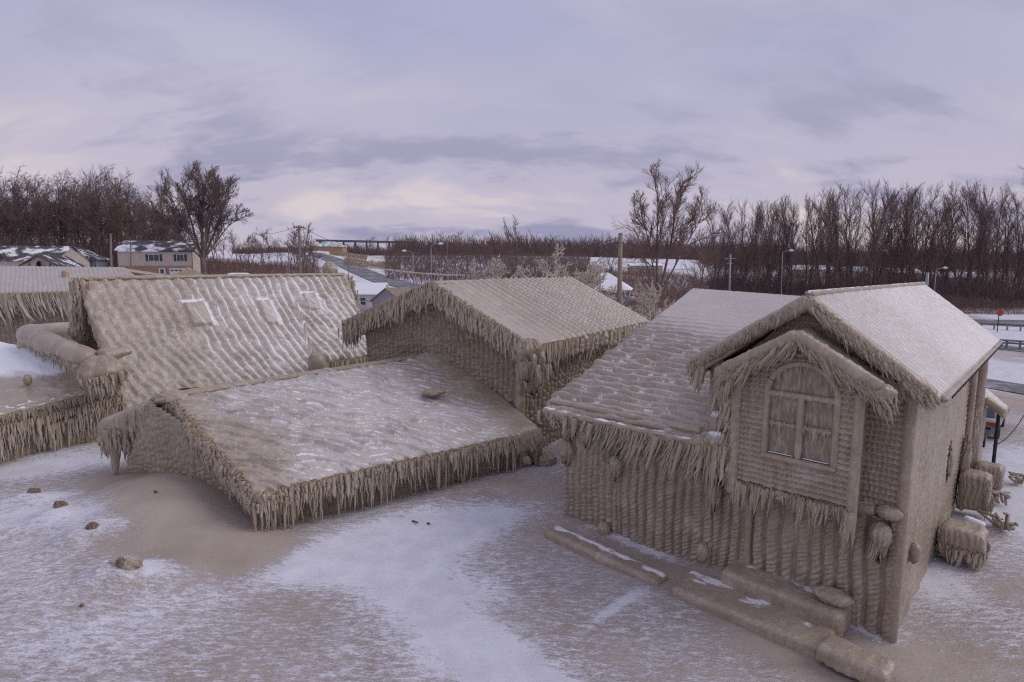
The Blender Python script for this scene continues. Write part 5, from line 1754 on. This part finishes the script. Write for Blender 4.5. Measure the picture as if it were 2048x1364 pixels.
# iced and frosted trees behind the gabled house
SP_ICE = [dict(n=6, wob=0.12, taper=0.7, up=0.4), dict(num=11, start=0.25, end=0.98, ang=48, len=0.55, rr=0.6, rmin=0.08, n=4, wob=0.2, taper=0.5, short=0.4), dict(num=10, start=0.12, ang=48, len=0.5, rr=0.6, rmin=0.05, n=3, wob=0.25, taper=0.4), dict(num=9, start=0.1, ang=50, len=0.5, rr=0.8, rmin=0.045, n=2, wob=0.3, taper=0.3)]
for seed, px, d, topy, mt, mc, lab, sxy in [
    (421, 1125, 46, 486, M_BARK, M_FROST, "dense frost-whitened tree behind the gabled house's ridge", 1.0),
    (424, 1185, 50, 512, M_BARK, M_FROST, "low frosted branches spreading right above the gabled roof", 1.0),
    (422, 985, 43, 508, M_FROST, M_FROST, "thickly iced drooping branches left of the frosted tree", 0.9),
    (425, 945, 42, 520, M_FROST, M_FROST, "low knot of thick iced limbs just above the gabled ridge", 0.8),
    (423, 1045, 47, 430, M_BARK, M_TWIG, "spindly tree with dark bare top and frosted stem rising over the gabled roof", 0.55),
    (426, 1312, 58, 560, M_FROST, M_FROST, "ice-coated bush at the foot of the big forked tree", 1.0)]:
    loc = on_ground(px, 560, d)
    Ht = CAM_H + (538 - topy) / F * d - loc[2]
    data = tree_data(seed, 8.5, SP_ICE if mc is M_FROST else SP_SMALL, mt, mc, r0=0.16, k=(6, 5, 4, 3, 3))
    zmax = max(v.co.z for v in data[1].vertices)
    put_tree(data, loc, lab, None, Ht / zmax, seed * 1.3, "frosted_tree", sxy)


# ------------------------------------------------------------------ brush, reeds and far woods too dense to count
def thicket(name, label, n, place, hmin, hmax, w, mat, seed, twigs=5, spread=0.35):
    rng_ = np.random.RandomState(seed)
    X, Y = place(rng_, n)
    Z = terrain(X, Y)
    hgt = hmin + (hmax - hmin) * rng_.rand(n) ** 1.8 * (0.45 + 1.1 * np.clip(fbm(X * 0.05, Y * 0.05, 2, seed) + 0.5, 0, 1))
    tris = []
    lean = rng_.randn(n, 2) * spread
    base = np.stack([X, Y, Z - 0.1], -1)
    tip = base + np.stack([lean[:, 0] * hgt, lean[:, 1] * hgt, hgt], -1)

    def add(b, t, ww):
        a = rng_.rand(len(b)) * 0.9 - 0.45
        side = np.stack([np.cos(a), np.sin(a), 0 * a], -1) * ww[:, None]
        tris.append(np.stack([b - side, b + side, t], 1))

    add(base, tip, w * (0.7 + 0.6 * rng_.rand(n)) * np.clip(hgt / hmax, 0.4, 1))
    for k in range(twigs):
        f_ = 0.15 + 0.7 * rng_.rand(n)
        b = base + (tip - base) * f_[:, None]
        a = rng_.rand(n) * 6.28
        l = hgt * (0.25 + 0.35 * rng_.rand(n)) * (1.1 - f_ * 0.6)
        t = b + np.stack([np.cos(a) * l * 0.5, np.sin(a) * l * 0.5, l * 0.85], -1)
        add(b, t, w * 0.55 * (0.7 + 0.6 * rng_.rand(n)))
    V = np.concatenate(tris).reshape(-1, 3)
    o_ = mesh_obj(name, V, np.arange(len(V)).reshape(-1, 3), mat, None, False)
    o_["kind"] = "stuff"
    o_["label"] = label
    o_["category"] = "vegetation"
    return o_


def beyond_road(px0, px1, d1, gap=7.0):
    """places on the far side of the highway only"""
    def f_(r, n):
        px = px0 + (px1 - px0) * r.rand(n)
        rd = np.interp(px, [560, 610, 690, 780, 900, 1120, 1400], [300, 240, 180, 135, 112, 102, 98]) + gap
        d = rd + (d1 - rd) * r.rand(n)
        return (px - 1024) / F / 1.008 * d, d
    return f_


def sector(px0, px1, d0, d1, pw=1.0):
    def f_(r, n):
        px = px0 + (px1 - px0) * r.rand(n)
        d = d0 + (d1 - d0) * r.rand(n) ** pw
        return (px - 1024) / F / 1.008 * d, d
    return f_


thicket("treeline", "far woods along the horizon across the middle", 12000, sector(790, 1560, 300, 440), 4.0, 12, 0.20, M_BRUSH, 501, 4)
thicket("treeline", "thin far woods on the skyline beyond the green-roofed building", 4500, sector(470, 820, 400, 480), 3.0, 8, 0.22, M_BRUSH, 512, 4)
thicket("treeline", "far woods seen through the tall trees at the right", 9000, sector(1400, 2250, 230, 360), 5.0, 10, 0.16, M_BRUSH, 502, 4)
thicket("undergrowth", "dense dark undergrowth below the tall row of trees", 9000, sector(1425, 2120, 113, 150), 2.0, 9.0, 0.045, M_BRUSH, 503, 6)
thicket("undergrowth", "low dark brush along the foot of the tall row", 6000, sector(1440, 2120, 107, 116), 0.8, 2.6, 0.035, M_BRUSH, 508, 5)
thicket("undergrowth", "tangled undergrowth of the wood at the left", 8000, sector(-60, 360, 108, 165), 1.5, 6.5, 0.06, M_BRUSH, 504, 5)
thicket("undergrowth", "russet brush on the highway bank", 12000, beyond_road(770, 1180, 290), 0.8, 3.0, 0.06, M_BRUSH, 505, 6, 0.5)
thicket("undergrowth", "sparse scrub below the highway verge", 2500, sector(600, 900, 78, 98), 0.3, 1.1, 0.03, M_TWIG_RED, 513, 5, 0.5)
thicket("undergrowth", "brush between the small houses and the highway", 5000, sector(340, 640, 100, 150), 0.8, 3.0, 0.05, M_TWIG_RED, 506, 5)
thicket("undergrowth", "scrub round the forked tree and the street beyond", 9000, sector(1130, 1450, 80, 175), 0.8, 3.4, 0.035, M_TWIG_RED, 509, 6, 0.5)
thicket("dry_grass", "tan reeds on the highway bank", 2600, sector(690, 800, 178, 215), 0.5, 1.4, 0.10, M_REED, 507, 3)
thicket("dry_grass", "tan reeds left of the highway bend", 1100, sector(660, 735, 225, 255), 0.5, 1.5, 0.12, M_REED, 510, 3)
thicket("dry_grass", "russet weeds on the verge below the tall row", 5000, sector(1850, 2160, 98, 108), 0.2, 0.7, 0.03, M_TWIG_RED, 511, 3)


# ------------------------------------------------------------------ houses and sheds behind
def wallmat(name, c, sp=0.16):
    m, nt, bs = new_mat(name)
    tcn = nt.nodes.new("ShaderNodeTexCoord")
    sx = nt.nodes.new("ShaderNodeSeparateXYZ")
    nt.links.new(tcn.outputs["Object"], sx.inputs[0])
    fr = mth(nt, "FRACT", mth(nt, "MULTIPLY", sx.outputs[2], 1 / sp), 0)
    n = noise_out(nt, 1.2, 3)
    col = mixc(nt, mrange(nt, n, 0.3, 0.7), c, tuple(x * 0.88 for x in c))
    nt.links.new(col, bs.inputs["Base Color"])
    bump(nt, bs, fr, 0.6, 0.03)
    bs.inputs["Roughness"].default_value = 0.7
    return m


def roofmat(name, c, cover):
    m, nt, bs = new_mat(name)
    n = noise_out(nt, 0.55, 5, 0.6)
    col = mixc(nt, mrange(nt, n, cover - 0.07, cover + 0.07), SNOW, c)
    nt.links.new(col, bs.inputs["Base Color"])
    bs.inputs["Roughness"].default_value = 0.85
    bump(nt, bs, noise_out(nt, 5.0, 3), 0.4, 0.05)
    return m


W_TAN = wallmat("tan_siding", (0.58, 0.49, 0.42))
W_BLUE = wallmat("slate_siding", (0.20, 0.215, 0.255))
W_CREAM = wallmat("cream_siding", (0.56, 0.50, 0.43))
W_WHITE = wallmat("white_siding", (0.70, 0.70, 0.68))
W_GREY = wallmat("grey_siding", (0.34, 0.32, 0.335))
W_BRICK = wallmat("brick", (0.42, 0.245, 0.15), 0.08)
W_BROWN = wallmat("brown_boards", (0.12, 0.075, 0.06), 0.2)
R_SNOW = roofmat("snowy_roof", (0.30, 0.27, 0.27), 0.72)
R_PATCHY = roofmat("patchy_roof", (0.075, 0.066, 0.072), 0.46)
R_GREEN = roofmat("green_roof", (0.34, 0.44, 0.43), 0.45)
M_GLASS = simple("dark_glass", (0.045, 0.055, 0.065), (0.07, 0.08, 0.09), 2.0, 0.12, 0.5)
M_TRIM = simple("white_trim", (0.72, 0.72, 0.72), (0.64, 0.64, 0.65), 3.0, 0.6, 0.3)
M_SHUT = simple("shutter_green", (0.035, 0.06, 0.06), (0.05, 0.075, 0.07), 3.0, 0.6, 0.3)


def house(name, label, cat, c, L, Dp, hw, hr, yaw, wm, rm, hip=False, over=0.35, group=None):
    """a simple house: ridge along its length, front face towards -y before turning by yaw"""
    t = thing(name, label, cat, c, group)
    t.rotation_euler = (0, 0, yaw)
    x, y = L / 2, Dp / 2

    def part(mb, nm, m, parent=t):
        o_ = mb.build(nm, m, None)
        o_.parent = parent
        return o_

    part(MB().poly([(-x, -y, -1.2), (x, -y, -1.2), (x, -y, hw), (-x, -y, hw)], 0.15, (0, 1, 0)), "wall", wm)
    part(MB().poly([(-x, y, -1.2), (x, y, -1.2), (x, y, hw), (-x, y, hw)], -0.15, (0, 1, 0)), "wall", wm)
    for s in (-1, 1):
        pts = [(s * x, -y, -1.2), (s * x, y, -1.2), (s * x, y, hw)] + ([] if hip else [(s * x, 0, hw + hr)]) + [(s * x, -y, hw)]
        part(MB().poly(pts, -0.15 * s, (1, 0, 0)), "wall", wm)
    xo, yo = x + over, y + over
    dz = hr * over / y
    if hip:
        xr = max(0.2, x - y)
        part(MB().poly([(-xo, -yo, hw - dz), (xo, -yo, hw - dz), (xr, 0, hw + hr), (-xr, 0, hw + hr)], 0.14, ZUP), "roof_slope", rm)
        part(MB().poly([(-xo, yo, hw - dz), (xo, yo, hw - dz), (xr, 0, hw + hr), (-xr, 0, hw + hr)], 0.14, ZUP), "roof_slope", rm)
        for s in (-1, 1):
            part(MB().poly([(s * xo, -yo, hw - dz), (s * xo, yo, hw - dz), (s * xr, 0, hw + hr)], 0.14, ZUP), "roof_slope", rm)
    else:
        for s in (-1, 1):
            part(MB().poly([(-xo, s * yo, hw - dz), (xo, s * yo, hw - dz), (xo, 0, hw + hr), (-xo, 0, hw + hr)], 0.14, ZUP), "roof_slope", rm)

    def window(px, pz, w, hh, face=-1, nm="window", shut=False, side=None):
        if side is None:
            c_, ax, nn = np.array([px, face * (y + 0.04), pz]), (1, 0, 0), (0, face, 0)
        else:
            c_, ax, nn = np.array([side * (x + 0.04), px, pz]), (0, 1, 0), (side, 0, 0)
        nn = np.asarray(nn, float)
        f_ = part(MB().box(c_, (w + 0.16, 0.08, hh + 0.16), ax, nn), nm, M_TRIM)
        for s in (-1, 1):
            g = MB().box(c_ + nn * 0.05 + np.asarray(ax) * s * w * 0.26, (w * 0.46, 0.03, hh), ax, nn).build("pane", M_GLASS, None)
            g.parent = f_
            if shut:
                part(MB().box(c_ + np.asarray(ax, float) * s * (w / 2 + 0.28), (0.32, 0.07, hh + 0.1), ax, nn), "shutter", M_SHUT)
        return f_
    return t, part, window


# tan two-storey house with a garage
c = on_ground(330, 548, 98)
t, part, window = house("tan_house", "tan two-storey house with dark shutters and a white garage door", "house", c, 11.0, 8.0, 4.6, 1.7, math.radians(14), W_TAN, R_PATCHY)
window(-0.2, 3.5, 1.5, 1.0, shut=True)
window(3.7, 3.5, 1.0, 1.0, shut=True)
window(-1.6, 3.6, 0.8, 1.1, side=-1)
window(1.8, 3.6, 0.6, 1.0, side=-1)
part(MB().box((0, -4.06, 0.9), (11.0, 0.10, 2.5), (1, 0, 0), (0, 1, 0)), "brick_front", W_BRICK)
dr = part(MB().box((0.9, -4.16, 0.8), (0.95, 0.08, 2.1)), "door", M_TRIM)
g = MB().box((0.9, -4.22, 1.3), (0.5, 0.03, 0.7)).build("pane", M_GLASS, None)
g.parent = dr
gd = part(MB().box((3.3, -4.16, 0.75), (2.6, 0.08, 2.1)), "garage_door", M_TRIM)
for i in range(4):
    g = MB().box((2.4 + i * 0.6, -4.22, 1.45), (0.4, 0.03, 0.25)).build("pane", M_GLASS, None)
    g.parent = gd

# houses and roofs at the far left
c = on_ground(40, 525, 98)
t, part, window = house("long_house", "long dark-roofed house with two small roof gables and a half-timbered gable end", "house", c, 17.0, 9.0, 3.0, 2.3, math.radians(4), W_CREAM, R_PATCHY)
for s in (-2.2, 0.0):
    part(MB().poly([(s - 0.8, -4.3, 3.0), (s + 0.8, -4.3, 3.0), (s, -4.3, 4.5)], 0.15, (0, 1, 0)), "dormer_front", W_BROWN)
    for q in (-1, 1):
        part(MB().poly([(s, -4.5, 4.6), (s + q * 1.0, -4.5, 2.9), (s + q * 1.0, -2.0, 3.6), (s, -1.0, 4.6)], 0.10, ZUP), "dormer_roof", R_PATCHY)
c2 = on_ground(106, 526, 92)
t, part, window = house("half_timbered_gable", "cream gable with dark brown half-timbering beside a small spruce", "house", c2, 7.0, 6.0, 2.3, 1.9, math.radians(90 + 12), W_CREAM, R_PATCHY, over=0.5)
for q in (-1.4, 0, 1.4):
    part(MB().box((-3.62, q, 1.7), (0.06, 0.16, 3.4 - abs(q) * 0.6)), "timber", W_BROWN)
for q in (-1, 1):
    part(MB().tube([(-3.95, 0, 4.25), (-3.95, q * 3.5, 2.05)], 0.13, 6), "bargeboard", W_BROWN)
c3 = on_ground(150, 522, 106)
house("slate_house", "slate-blue gabled house right of the half-timbered gable", "house", c3, 8.0, 8.6, 2.6, 2.1, math.radians(90 + 20), W_BLUE, R_PATCHY)
c4 = on_ground(40, 540, 70)
c4[2] += 0.4
house("low_shed", "long low shed with an unbroken white snow roof at the left edge", "shed", c4, 15.0, 7.0, 2.6, 1.8, math.radians(3), W_GREY, R_SNOW)
c5 = on_ground(178, 532, 84)
house("small_shed", "small shed with a patchy snow roof below the slate-blue house", "shed", c5, 5.0, 4.0, 1.5, 1.1, math.radians(8), W_GREY, R_PATCHY)
c6 = on_ground(478, 548, 86)
house("hip_roofed_house", "white snow-covered hip roof right of the big round-crowned tree", "house", c6, 10.5, 8.0, 1.5, 1.9, math.radians(-6), W_WHITE, R_SNOW, hip=True)
c7 = on_ground(548, 556, 80)
house("flat_shed", "small low white roof right of the hip-roofed house", "shed", c7, 4.0, 3.0, 1.3, 0.7, math.radians(-6), W_WHITE, R_SNOW)
c8 = on_ground(738, 606, 85)
t, part, window = house("white_cottage", "white cottage with a snow roof and a four-pane window between the two iced roofs", "cottage", c8, 5.2, 5.0, 2.6, 1.4, math.radians(-8), W_WHITE, R_SNOW, over=0.3)
f_ = window(0.15, 1.5, 0.75, 1.0)
g = MB().box((0.15, -2.62, 1.5), (0.8, 0.04, 0.06)).build("glazing_bar", M_TRIM, None)
g.parent = f_
c9 = on_ground(795, 606, 78)
house("brown_shed", "dull brown gabled shed peeping over the gabled house's left rake", "shed", c9, 4.4, 5.0, 2.5, 1.6, math.radians(62), W_GREY, M_POLE_ICE, over=0.3)
c10 = on_ground(1208, 600, 95)
house("grey_bungalow", "grey bungalow with a broad snow roof behind the gabled house", "house", c10, 8.4, 7.0, 2.7, 2.4, math.radians(-14), W_GREY, R_SNOW, hip=True)
c11 = on_ground(1290, 530, 170)
house("tan_block", "long low tan building seen through the forked tree", "building", c11, 9.0, 7.0, 2.8, 0.6, math.radians(-4), W_TAN, R_SNOW)
for px, d, L, wm, lab in [(1612, 200, 16, W_CREAM, "pale building glimpsed between the tall trunks left of the ridge"), (1725, 190, 12, W_WHITE, "white building glimpsed through the tall row above the gable"), (1800, 185, 9, W_BRICK, "brick building glimpsed through the tall row"), (1905, 170, 12, W_GREY, "grey building glimpsed through the trunks at the right")]:
    cc = on_ground(px, 540, d)
    house("distant_building", lab, "building", cc, L, 8.0, 3.0, 1.4, math.radians(px % 17 - 8), wm, R_SNOW)
c12 = on_ground(660, 498, 300)
house("green_roofed_building", "far brick building with a pale green roof beyond the highway", "building", c12, 15.0, 10.0, 3.0, 2.6, 0.05, W_BRICK, R_GREEN, hip=True)

# long dark overpass on the horizon
t = thing("overpass", "long dark overpass on the skyline beyond the green-roofed building", "overpass", at_y(730, 486, 480))
p0, p1 = at_y(632, 481, 480), at_y(830, 485, 500)
mid_ = lerp(p0, p1, 0.5)
ax = nrm((p1 - p0))
ay = nrm(np.cross(ZUP, ax))
MB().box(mid_, (np.linalg.norm(p1 - p0), 9.0, 1.5), ax, ay, np.cross(ax, ay)).build("deck", M_DECK, t)
for k in np.linspace(0.04, 0.96, 9):
    q = lerp(p0, p1, k)
    MB().box(q - ZUP * 5, (1.4, 6.0, 10.0), ax, ay).build("pier", M_DECK, t)


# ------------------------------------------------------------------ poles, lamps, wires
def pole(label, px, ytop, d, r=0.15, mat=None, arms=(), trans=None, base=None, name="utility_pole"):
    b = on_ground(px, 560, d)
    top = at_y(px, ytop, d)
    t = thing(name, label, "utility pole" if name == "utility_pole" else "street lamp", b)
    m = mat or M_POLE
    MB().tube([b - ZUP * 0.3, lerp(b, top, 0.5), top], [r, r * 0.9, r * 0.72], 10).build("shaft", m, t, True)
    for (dz, L) in arms:
        MB().box(top - ZUP * dz, (L, 0.10, 0.12)).build("crossarm", m, t)
        for s in (-0.45, -0.2, 0.2, 0.45):
            MB().tube([top + (s * L, 0, 0.05 - dz), top + (s * L, 0, 0.26 - dz)], [0.05, 0.035], 6).build("insulator", M_DARK, t)
    if trans is not None:
        for (sx_, dz) in trans:
            q = top + np.array([sx_, -0.1, -dz])
            o_ = MB().tube([q - ZUP * 0.5, q - ZUP * 0.45, q + ZUP * 0.4, q + ZUP * 0.5], [0.18, 0.26, 0.26, 0.12], 12).build("transformer", M_METAL, t, True)
            o2 = MB().tube([q, q * (1, 1, 1) - np.array([sx_, -0.1, 0])], 0.05, 6).build("bracket", M_DARK, t)
    return t, top


T1, top1 = pole("weathered utility pole with a transformer beside the highway", 598, 451, 66, 0.17, arms=((0.25, 1.2),), trans=((-0.36, 2.0),))
T2, top2 = pole("leaning grey utility pole behind the far-left house", 221, 467, 78, 0.16, arms=())
T3, top3 = pole("short thin pole at the corner of the tan house", 261, 481, 84, 0.12)
T4, top4 = pole("iced utility pole with two drum lamps right of the gabled house", 1241, 466, 44, 0.22, M_POLE_ICE, arms=((0.9, 0.5),))
for s in (-0.8, 0.75):
    q = at_y(1240, 597, 44) + np.array([s, -0.1, 0])
    MB().tube([q + (-0.34, 0, 0), q + (-0.3, 0, 0), q + (0.3, 0, 0.02), q + (0.34, 0, 0.02)], [0.10, 0.17, 0.17, 0.10], 12).build("drum_lamp", M_METAL, T4, True)
q = at_y(1240, 588, 44)
MB().tube([q + (-0.75, 0, 0.0), q + (0, 0, 0.06), q + (0.7, 0, 0.0)], 0.035, 6).build("bracket", M_DARK, T4)
T5, top5 = pole("grey frosted utility pole with a crossarm before the tall row", 1461, 508, 92, 0.17, M_METAL, arms=((0.7, 1.6), (1.5, 0.9)))
T6, top6 = pole("pale tapered post behind the two-storey house's ridge", 1855, 545, 72, 0.24, M_METAL)
T7, top7 = pole("slim pole standing in the snow beside the highway", 577, 497, 74, 0.09)
T8, top8 = pole("thin dark post at the highway fence", 697, 500, 105, 0.08)
for px, yt, d, sgn, lab in [(862, 492, 92, 1, "street lamp behind the gabled house's peak"), (826, 506, 100, -1, "street lamp left of the gabled house's peak"), (895, 474, 230, -1, "distant tall street lamp on the skyline"), (1565, 505, 104, 1, "street lamp among the tall trunks"), (1872, 540, 100, 1, "street lamp beyond the two-storey house's ridge end")]:
    t, tp = pole(lab, px, yt, d, 0.08, M_METAL, name="street_lamp")
    MB().tube([tp, tp + (0.5 * sgn, 0, 0.25), tp + (1.3 * sgn, 0, 0.35)], 0.045, 6).build("arm", M_METAL, t, True)
    hd = MB().tube([tp + (1.15 * sgn, 0, 0.36), tp + (1.5 * sgn, 0, 0.40), tp + (1.95 * sgn, 0, 0.36)], [0.10, 0.24, 0.10], 8).build("lamp_head", M_TRIM, t, True)


def wire(label, p, q, sag, r, mat=M_WIRE, name="overhead_wire"):
    p, q = np.asarray(p, float), np.asarray(q, float)
    pts = [lerp(p, q, k) - ZUP * sag * 4 * k * (1 - k) for k in np.linspace(0, 1, 15)]
    o_ = MB().tube(pts, r, 5).build(name, mat, None, True)
    return tag(o_, label, "wire")


wire("thin wire running from the highway pole towards the skyline", top1, at_y(735, 478, 180), 2.0, 0.03)
wire("thin wire running left from the highway pole", top1, at_y(505, 468, 90), 0.4, 0.02)
wire("wire crossing behind the white cottage", at_y(690, 592, 48), at_y(840, 612, 44), 0.2, 0.025, M_POLE_ICE)
wire("ice-thickened cable from the ridge vent towards the gabled house", at_y(735, 533, 47), at_y(930, 551, 40), 0.15, 0.055, M_FROST)
wire("iced stay wire rising to the highway pole behind the ridge vent", at_y(622, 552, 40), at_y(655, 528, 42), 0.0, 0.03, M_POLE_ICE)
wire("thin wire reaching the top of the iced pole from the left", at_y(1120, 489, 90), top4 - ZUP * 0.3, 0.5, 0.025)
wire("frosted cable reaching the iced pole at mid height", at_y(1195, 531, 50), at_y(1240, 524, 44), 0.1, 0.035, M_FROST)
wire("upper wire strung past the tall row of trees", at_y(1461, 515, 92), at_y(2120, 500, 96), 0.8, 0.025)
wire("lower wire strung past the tall row of trees", at_y(1461, 524, 92), at_y(2120, 517, 96), 0.8, 0.025)
wire("wire from the iced pole to the frosted pole", top4 - ZUP * 2.6, top5 - ZUP * 0.7, 0.8, 0.02)
wire("wire between the leaning pole and the tan house corner", top2 - ZUP * 0.8, top3, 0.3, 0.02)
wire("wire running off left from the leaning pole", top2 - ZUP * 1.0, at_y(-60, 480, 85), 0.5, 0.02)
wire("fallen wire looping over the snow at the right edge", at_z(1985, 905, 0.05) + ZUP * 0.3, at_z(2060, 850, 0.05) + ZUP * 1.4, 0.5, 0.02)

# guard rails, fence and sign on the right
for lab, py, d in (("steel guard rail along the far side of the street", 655, 74.0), ("steel guard rail on the near side of the street", 690, 57.0)):
    a, b = at_y(1935, py, d + 2), at_y(2130, py + (10 if d < 60 else 6), d - 3)
    a[2], b[2] = ter(a[0], a[1]) + 0.75, ter(b[0], b[1]) + 0.75
    t = thing("guard_rail", lab, "guard rail", a)
    MB().tube([a + (0, 0, 0.1), lerp(a, b, 0.5) + (0, 0, 0.1), b + (0, 0, 0.1)], 0.10, 6).build("beam", M_METAL, t)
    MB().tube([a - (0, 0, 0.15), lerp(a, b, 0.5) - (0, 0, 0.15), b - (0, 0, 0.15)], 0.10, 6).build("beam", M_METAL, t)
    for k in np.linspace(0.02, 0.98, 8):
        q = lerp(a, b, k)
        MB().box(q + (0, 0.12, -0.35), (0.14, 0.14, 1.1)).build("post", M_METAL, t)
b = at_z(1994, 665, 0.1)
t = thing("road_sign", "small round red sign on a thin post beyond the guard rail", "sign", b)
MB().tube([b, b + (0, 0, 2.7)], 0.05, 6).build("post", M_DARK, t)
MB().tube([b + (0.1, -0.06, 2.45), b + (0.1, -0.02, 2.45)], 0.38, 16).build("disc", M_RED, t)
a, b = at_y(755, 566, 112), at_y(880, 572, 100)
t = thing("picket_fence", "low picket fence along the near side of the highway", "fence", on_ground(815, 570, 106))
for k in np.linspace(0, 1, 34):
    q = lerp(a, b, k)
    zz = ter(q[0], q[1])
    MB().box((q[0], q[1], zz + 0.55), (0.09, 0.06, 1.2)).build("picket", M_DARK, t)
MB().tube([(a[0], a[1], ter(a[0], a[1]) + 0.9), (b[0], b[1], ter(b[0], b[1]) + 0.9)], 0.04, 5).build("fence_rail", M_DARK, t)

# small spruce at the far left
c = on_ground(76, 520, 88)
t = thing("spruce", "small dark spruce before the half-timbered gable", "tree", c)
MB().tube([c, c + ZUP * 3.4], [0.09, 0.03], 6).build("trunk", M_BARK, t)
rngs = np.random.RandomState(9)
tv = []
for k in range(900):
    f_ = rngs.rand() ** 0.7
    zz = 3.6 * f_
    a = rngs.rand() * 6.28
    R_ = 1.15 * (1 - f_) + 0.05
    r_ = R_ * math.sqrt(rngs.rand())
    p_ = c + np.array([math.cos(a) * r_, math.sin(a) * r_, 0.25 + zz - r_ * 0.25])
    d_ = np.array([math.cos(a), math.sin(a), -0.45]) * 0.28
    s_ = np.array([-math.sin(a), math.cos(a), 0]) * 0.06
    tv += [p_ - s_, p_ + s_, p_ + d_]
mesh_obj("crown", np.array(tv), np.arange(len(tv)).reshape(-1, 3), simple("needles", (0.022, 0.032, 0.024), (0.035, 0.05, 0.035), 4.0, 0.9, 0.1), t, False)


# ------------------------------------------------------------------ cars
def car(label, p, heading, paint, lamp=False):
    t = thing("parked_car", label, "car", p)
    t.rotation_euler = (0, 0, heading)           # nose along +x
    prof = [(-2.25, 0.38), (-2.28, 0.62), (-2.20, 0.92), (-1.55, 1.0), (0.75, 1.0), (1.75, 0.86), (2.18, 0.66), (2.22, 0.38)]
    top = [(-1.70, 0.97), (-1.05, 1.36), (-0.10, 1.43), (0.45, 1.36), (1.05, 0.98)]

    def ext(pr, w0, w1, nm, m, zc_):
        n = len(pr)
        ws = [w0 + (w1 - w0) * np.clip((z_ - pr[0][1]) / zc_, 0, 1) for _, z_ in pr]
        v = [(x_, -w_, z_) for (x_, z_), w_ in zip(pr, ws)] + [(x_, w_, z_) for (x_, z_), w_ in zip(pr, ws)]
        f_ = [tuple(range(n)), tuple(range(2 * n - 1, n - 1, -1))] + [(i, n + i, n + (i + 1) % n, (i + 1) % n) for i in range(n)]
        o_ = mesh_obj(nm, np.array(v), f_, m, None, False)
        o_.parent = t
        bv = o_.modifiers.new("bevel", "BEVEL")
        bv.width = 0.07
        bv.segments = 3
        return o_

    ext(prof, 0.88, 0.86, "body", paint, 0.6)
    cab = ext(top, 0.82, 0.62, "cabin", paint, 0.45)
    for s in (-1, 1):
        for pts in ([(-1.30, 1.03), (-0.95, 1.30), (-0.25, 1.36), (-0.25, 1.03)], [(-0.18, 1.03), (-0.18, 1.36), (0.38, 1.30), (0.82, 1.03)]):
            v = [(x_, s * (0.842 - 0.45 * (z_ - 0.97)), z_) for x_, z_ in pts]
            g_ = MB().poly(v, 0.012 * s, (0, 1, 0)).build("side_window", M_GLASS, None)
            g_.parent = t
        g_ = MB().box((0.80, s * 0.98, 1.02), (0.14, 0.2, 0.13)).build("mirror", paint, None)
        g_.parent = t
        for xw in (-1.38, 1.38):
            w_ = MB().tube([(xw, s * 0.70, 0.33), (xw, s * 0.90, 0.33)], 0.33, 20).build("wheel", M_DARK, None)
            w_.parent = t
            r_ = MB().tube([(xw, s * 0.89, 0.33), (xw, s * 0.915, 0.33)], 0.20, 14).build("rim", M_METAL, None)
            r_.parent = w_
        l_ = MB().box((-2.26, s * 0.62, 0.80), (0.06, 0.36, 0.17)).build("tail_lamp", M_RED, None)
        l_.parent = t
        l_ = MB().box((2.14, s * 0.62, 0.68), (0.10, 0.34, 0.14)).build("headlamp", M_LAMP if lamp else M_TRIM, None)
        l_.parent = t
    g_ = MB().poly([(-1.66, -0.66, 1.02), (-1.66, 0.66, 1.02), (-1.10, 0.56, 1.345), (-1.10, -0.56, 1.345)], 0.02, (-0.5, 0, 0.8)).build("rear_window", M_GLASS, None)
    g_.parent = t
    g_ = MB().poly([(1.02, -0.66, 1.02), (1.02, 0.66, 1.02), (0.48, 0.56, 1.345), (0.48, -0.56, 1.345)], 0.02, (0.5, 0, 0.8)).build("windscreen", M_GLASS, None)
    g_.parent = t
    b_ = MB().box((-2.29, 0, 0.5), (0.03, 0.5, 0.13)).build("number_plate", M_TRIM, None)
    b_.parent = t
    return t


HEAD = math.atan2(VV[1], VV[0])
rw, fw = at_z(1991, 873, 0.0), at_z(2015, 857, 0.0)
cc = lerp(rw, fw, 0.5) + UL * 0.9
cc[2] = ter(cc[0], cc[1])
car("grey snow-dusted saloon car parked beyond the porch at the right edge", cc, HEAD, M_CARGREY)
cc = LR(0.85, 17.6, 0)
cc[2] = ter(cc[0], cc[1])
car("dark teal car with a red tail lamp half hidden behind the porch post", cc, HEAD, M_CARTEAL)
cc = on_ground(610, 517, 205)
cc[2] += 0.15
car("far car with lit headlamps coming down the highway", cc, -1.15, M_CARGREY, True)
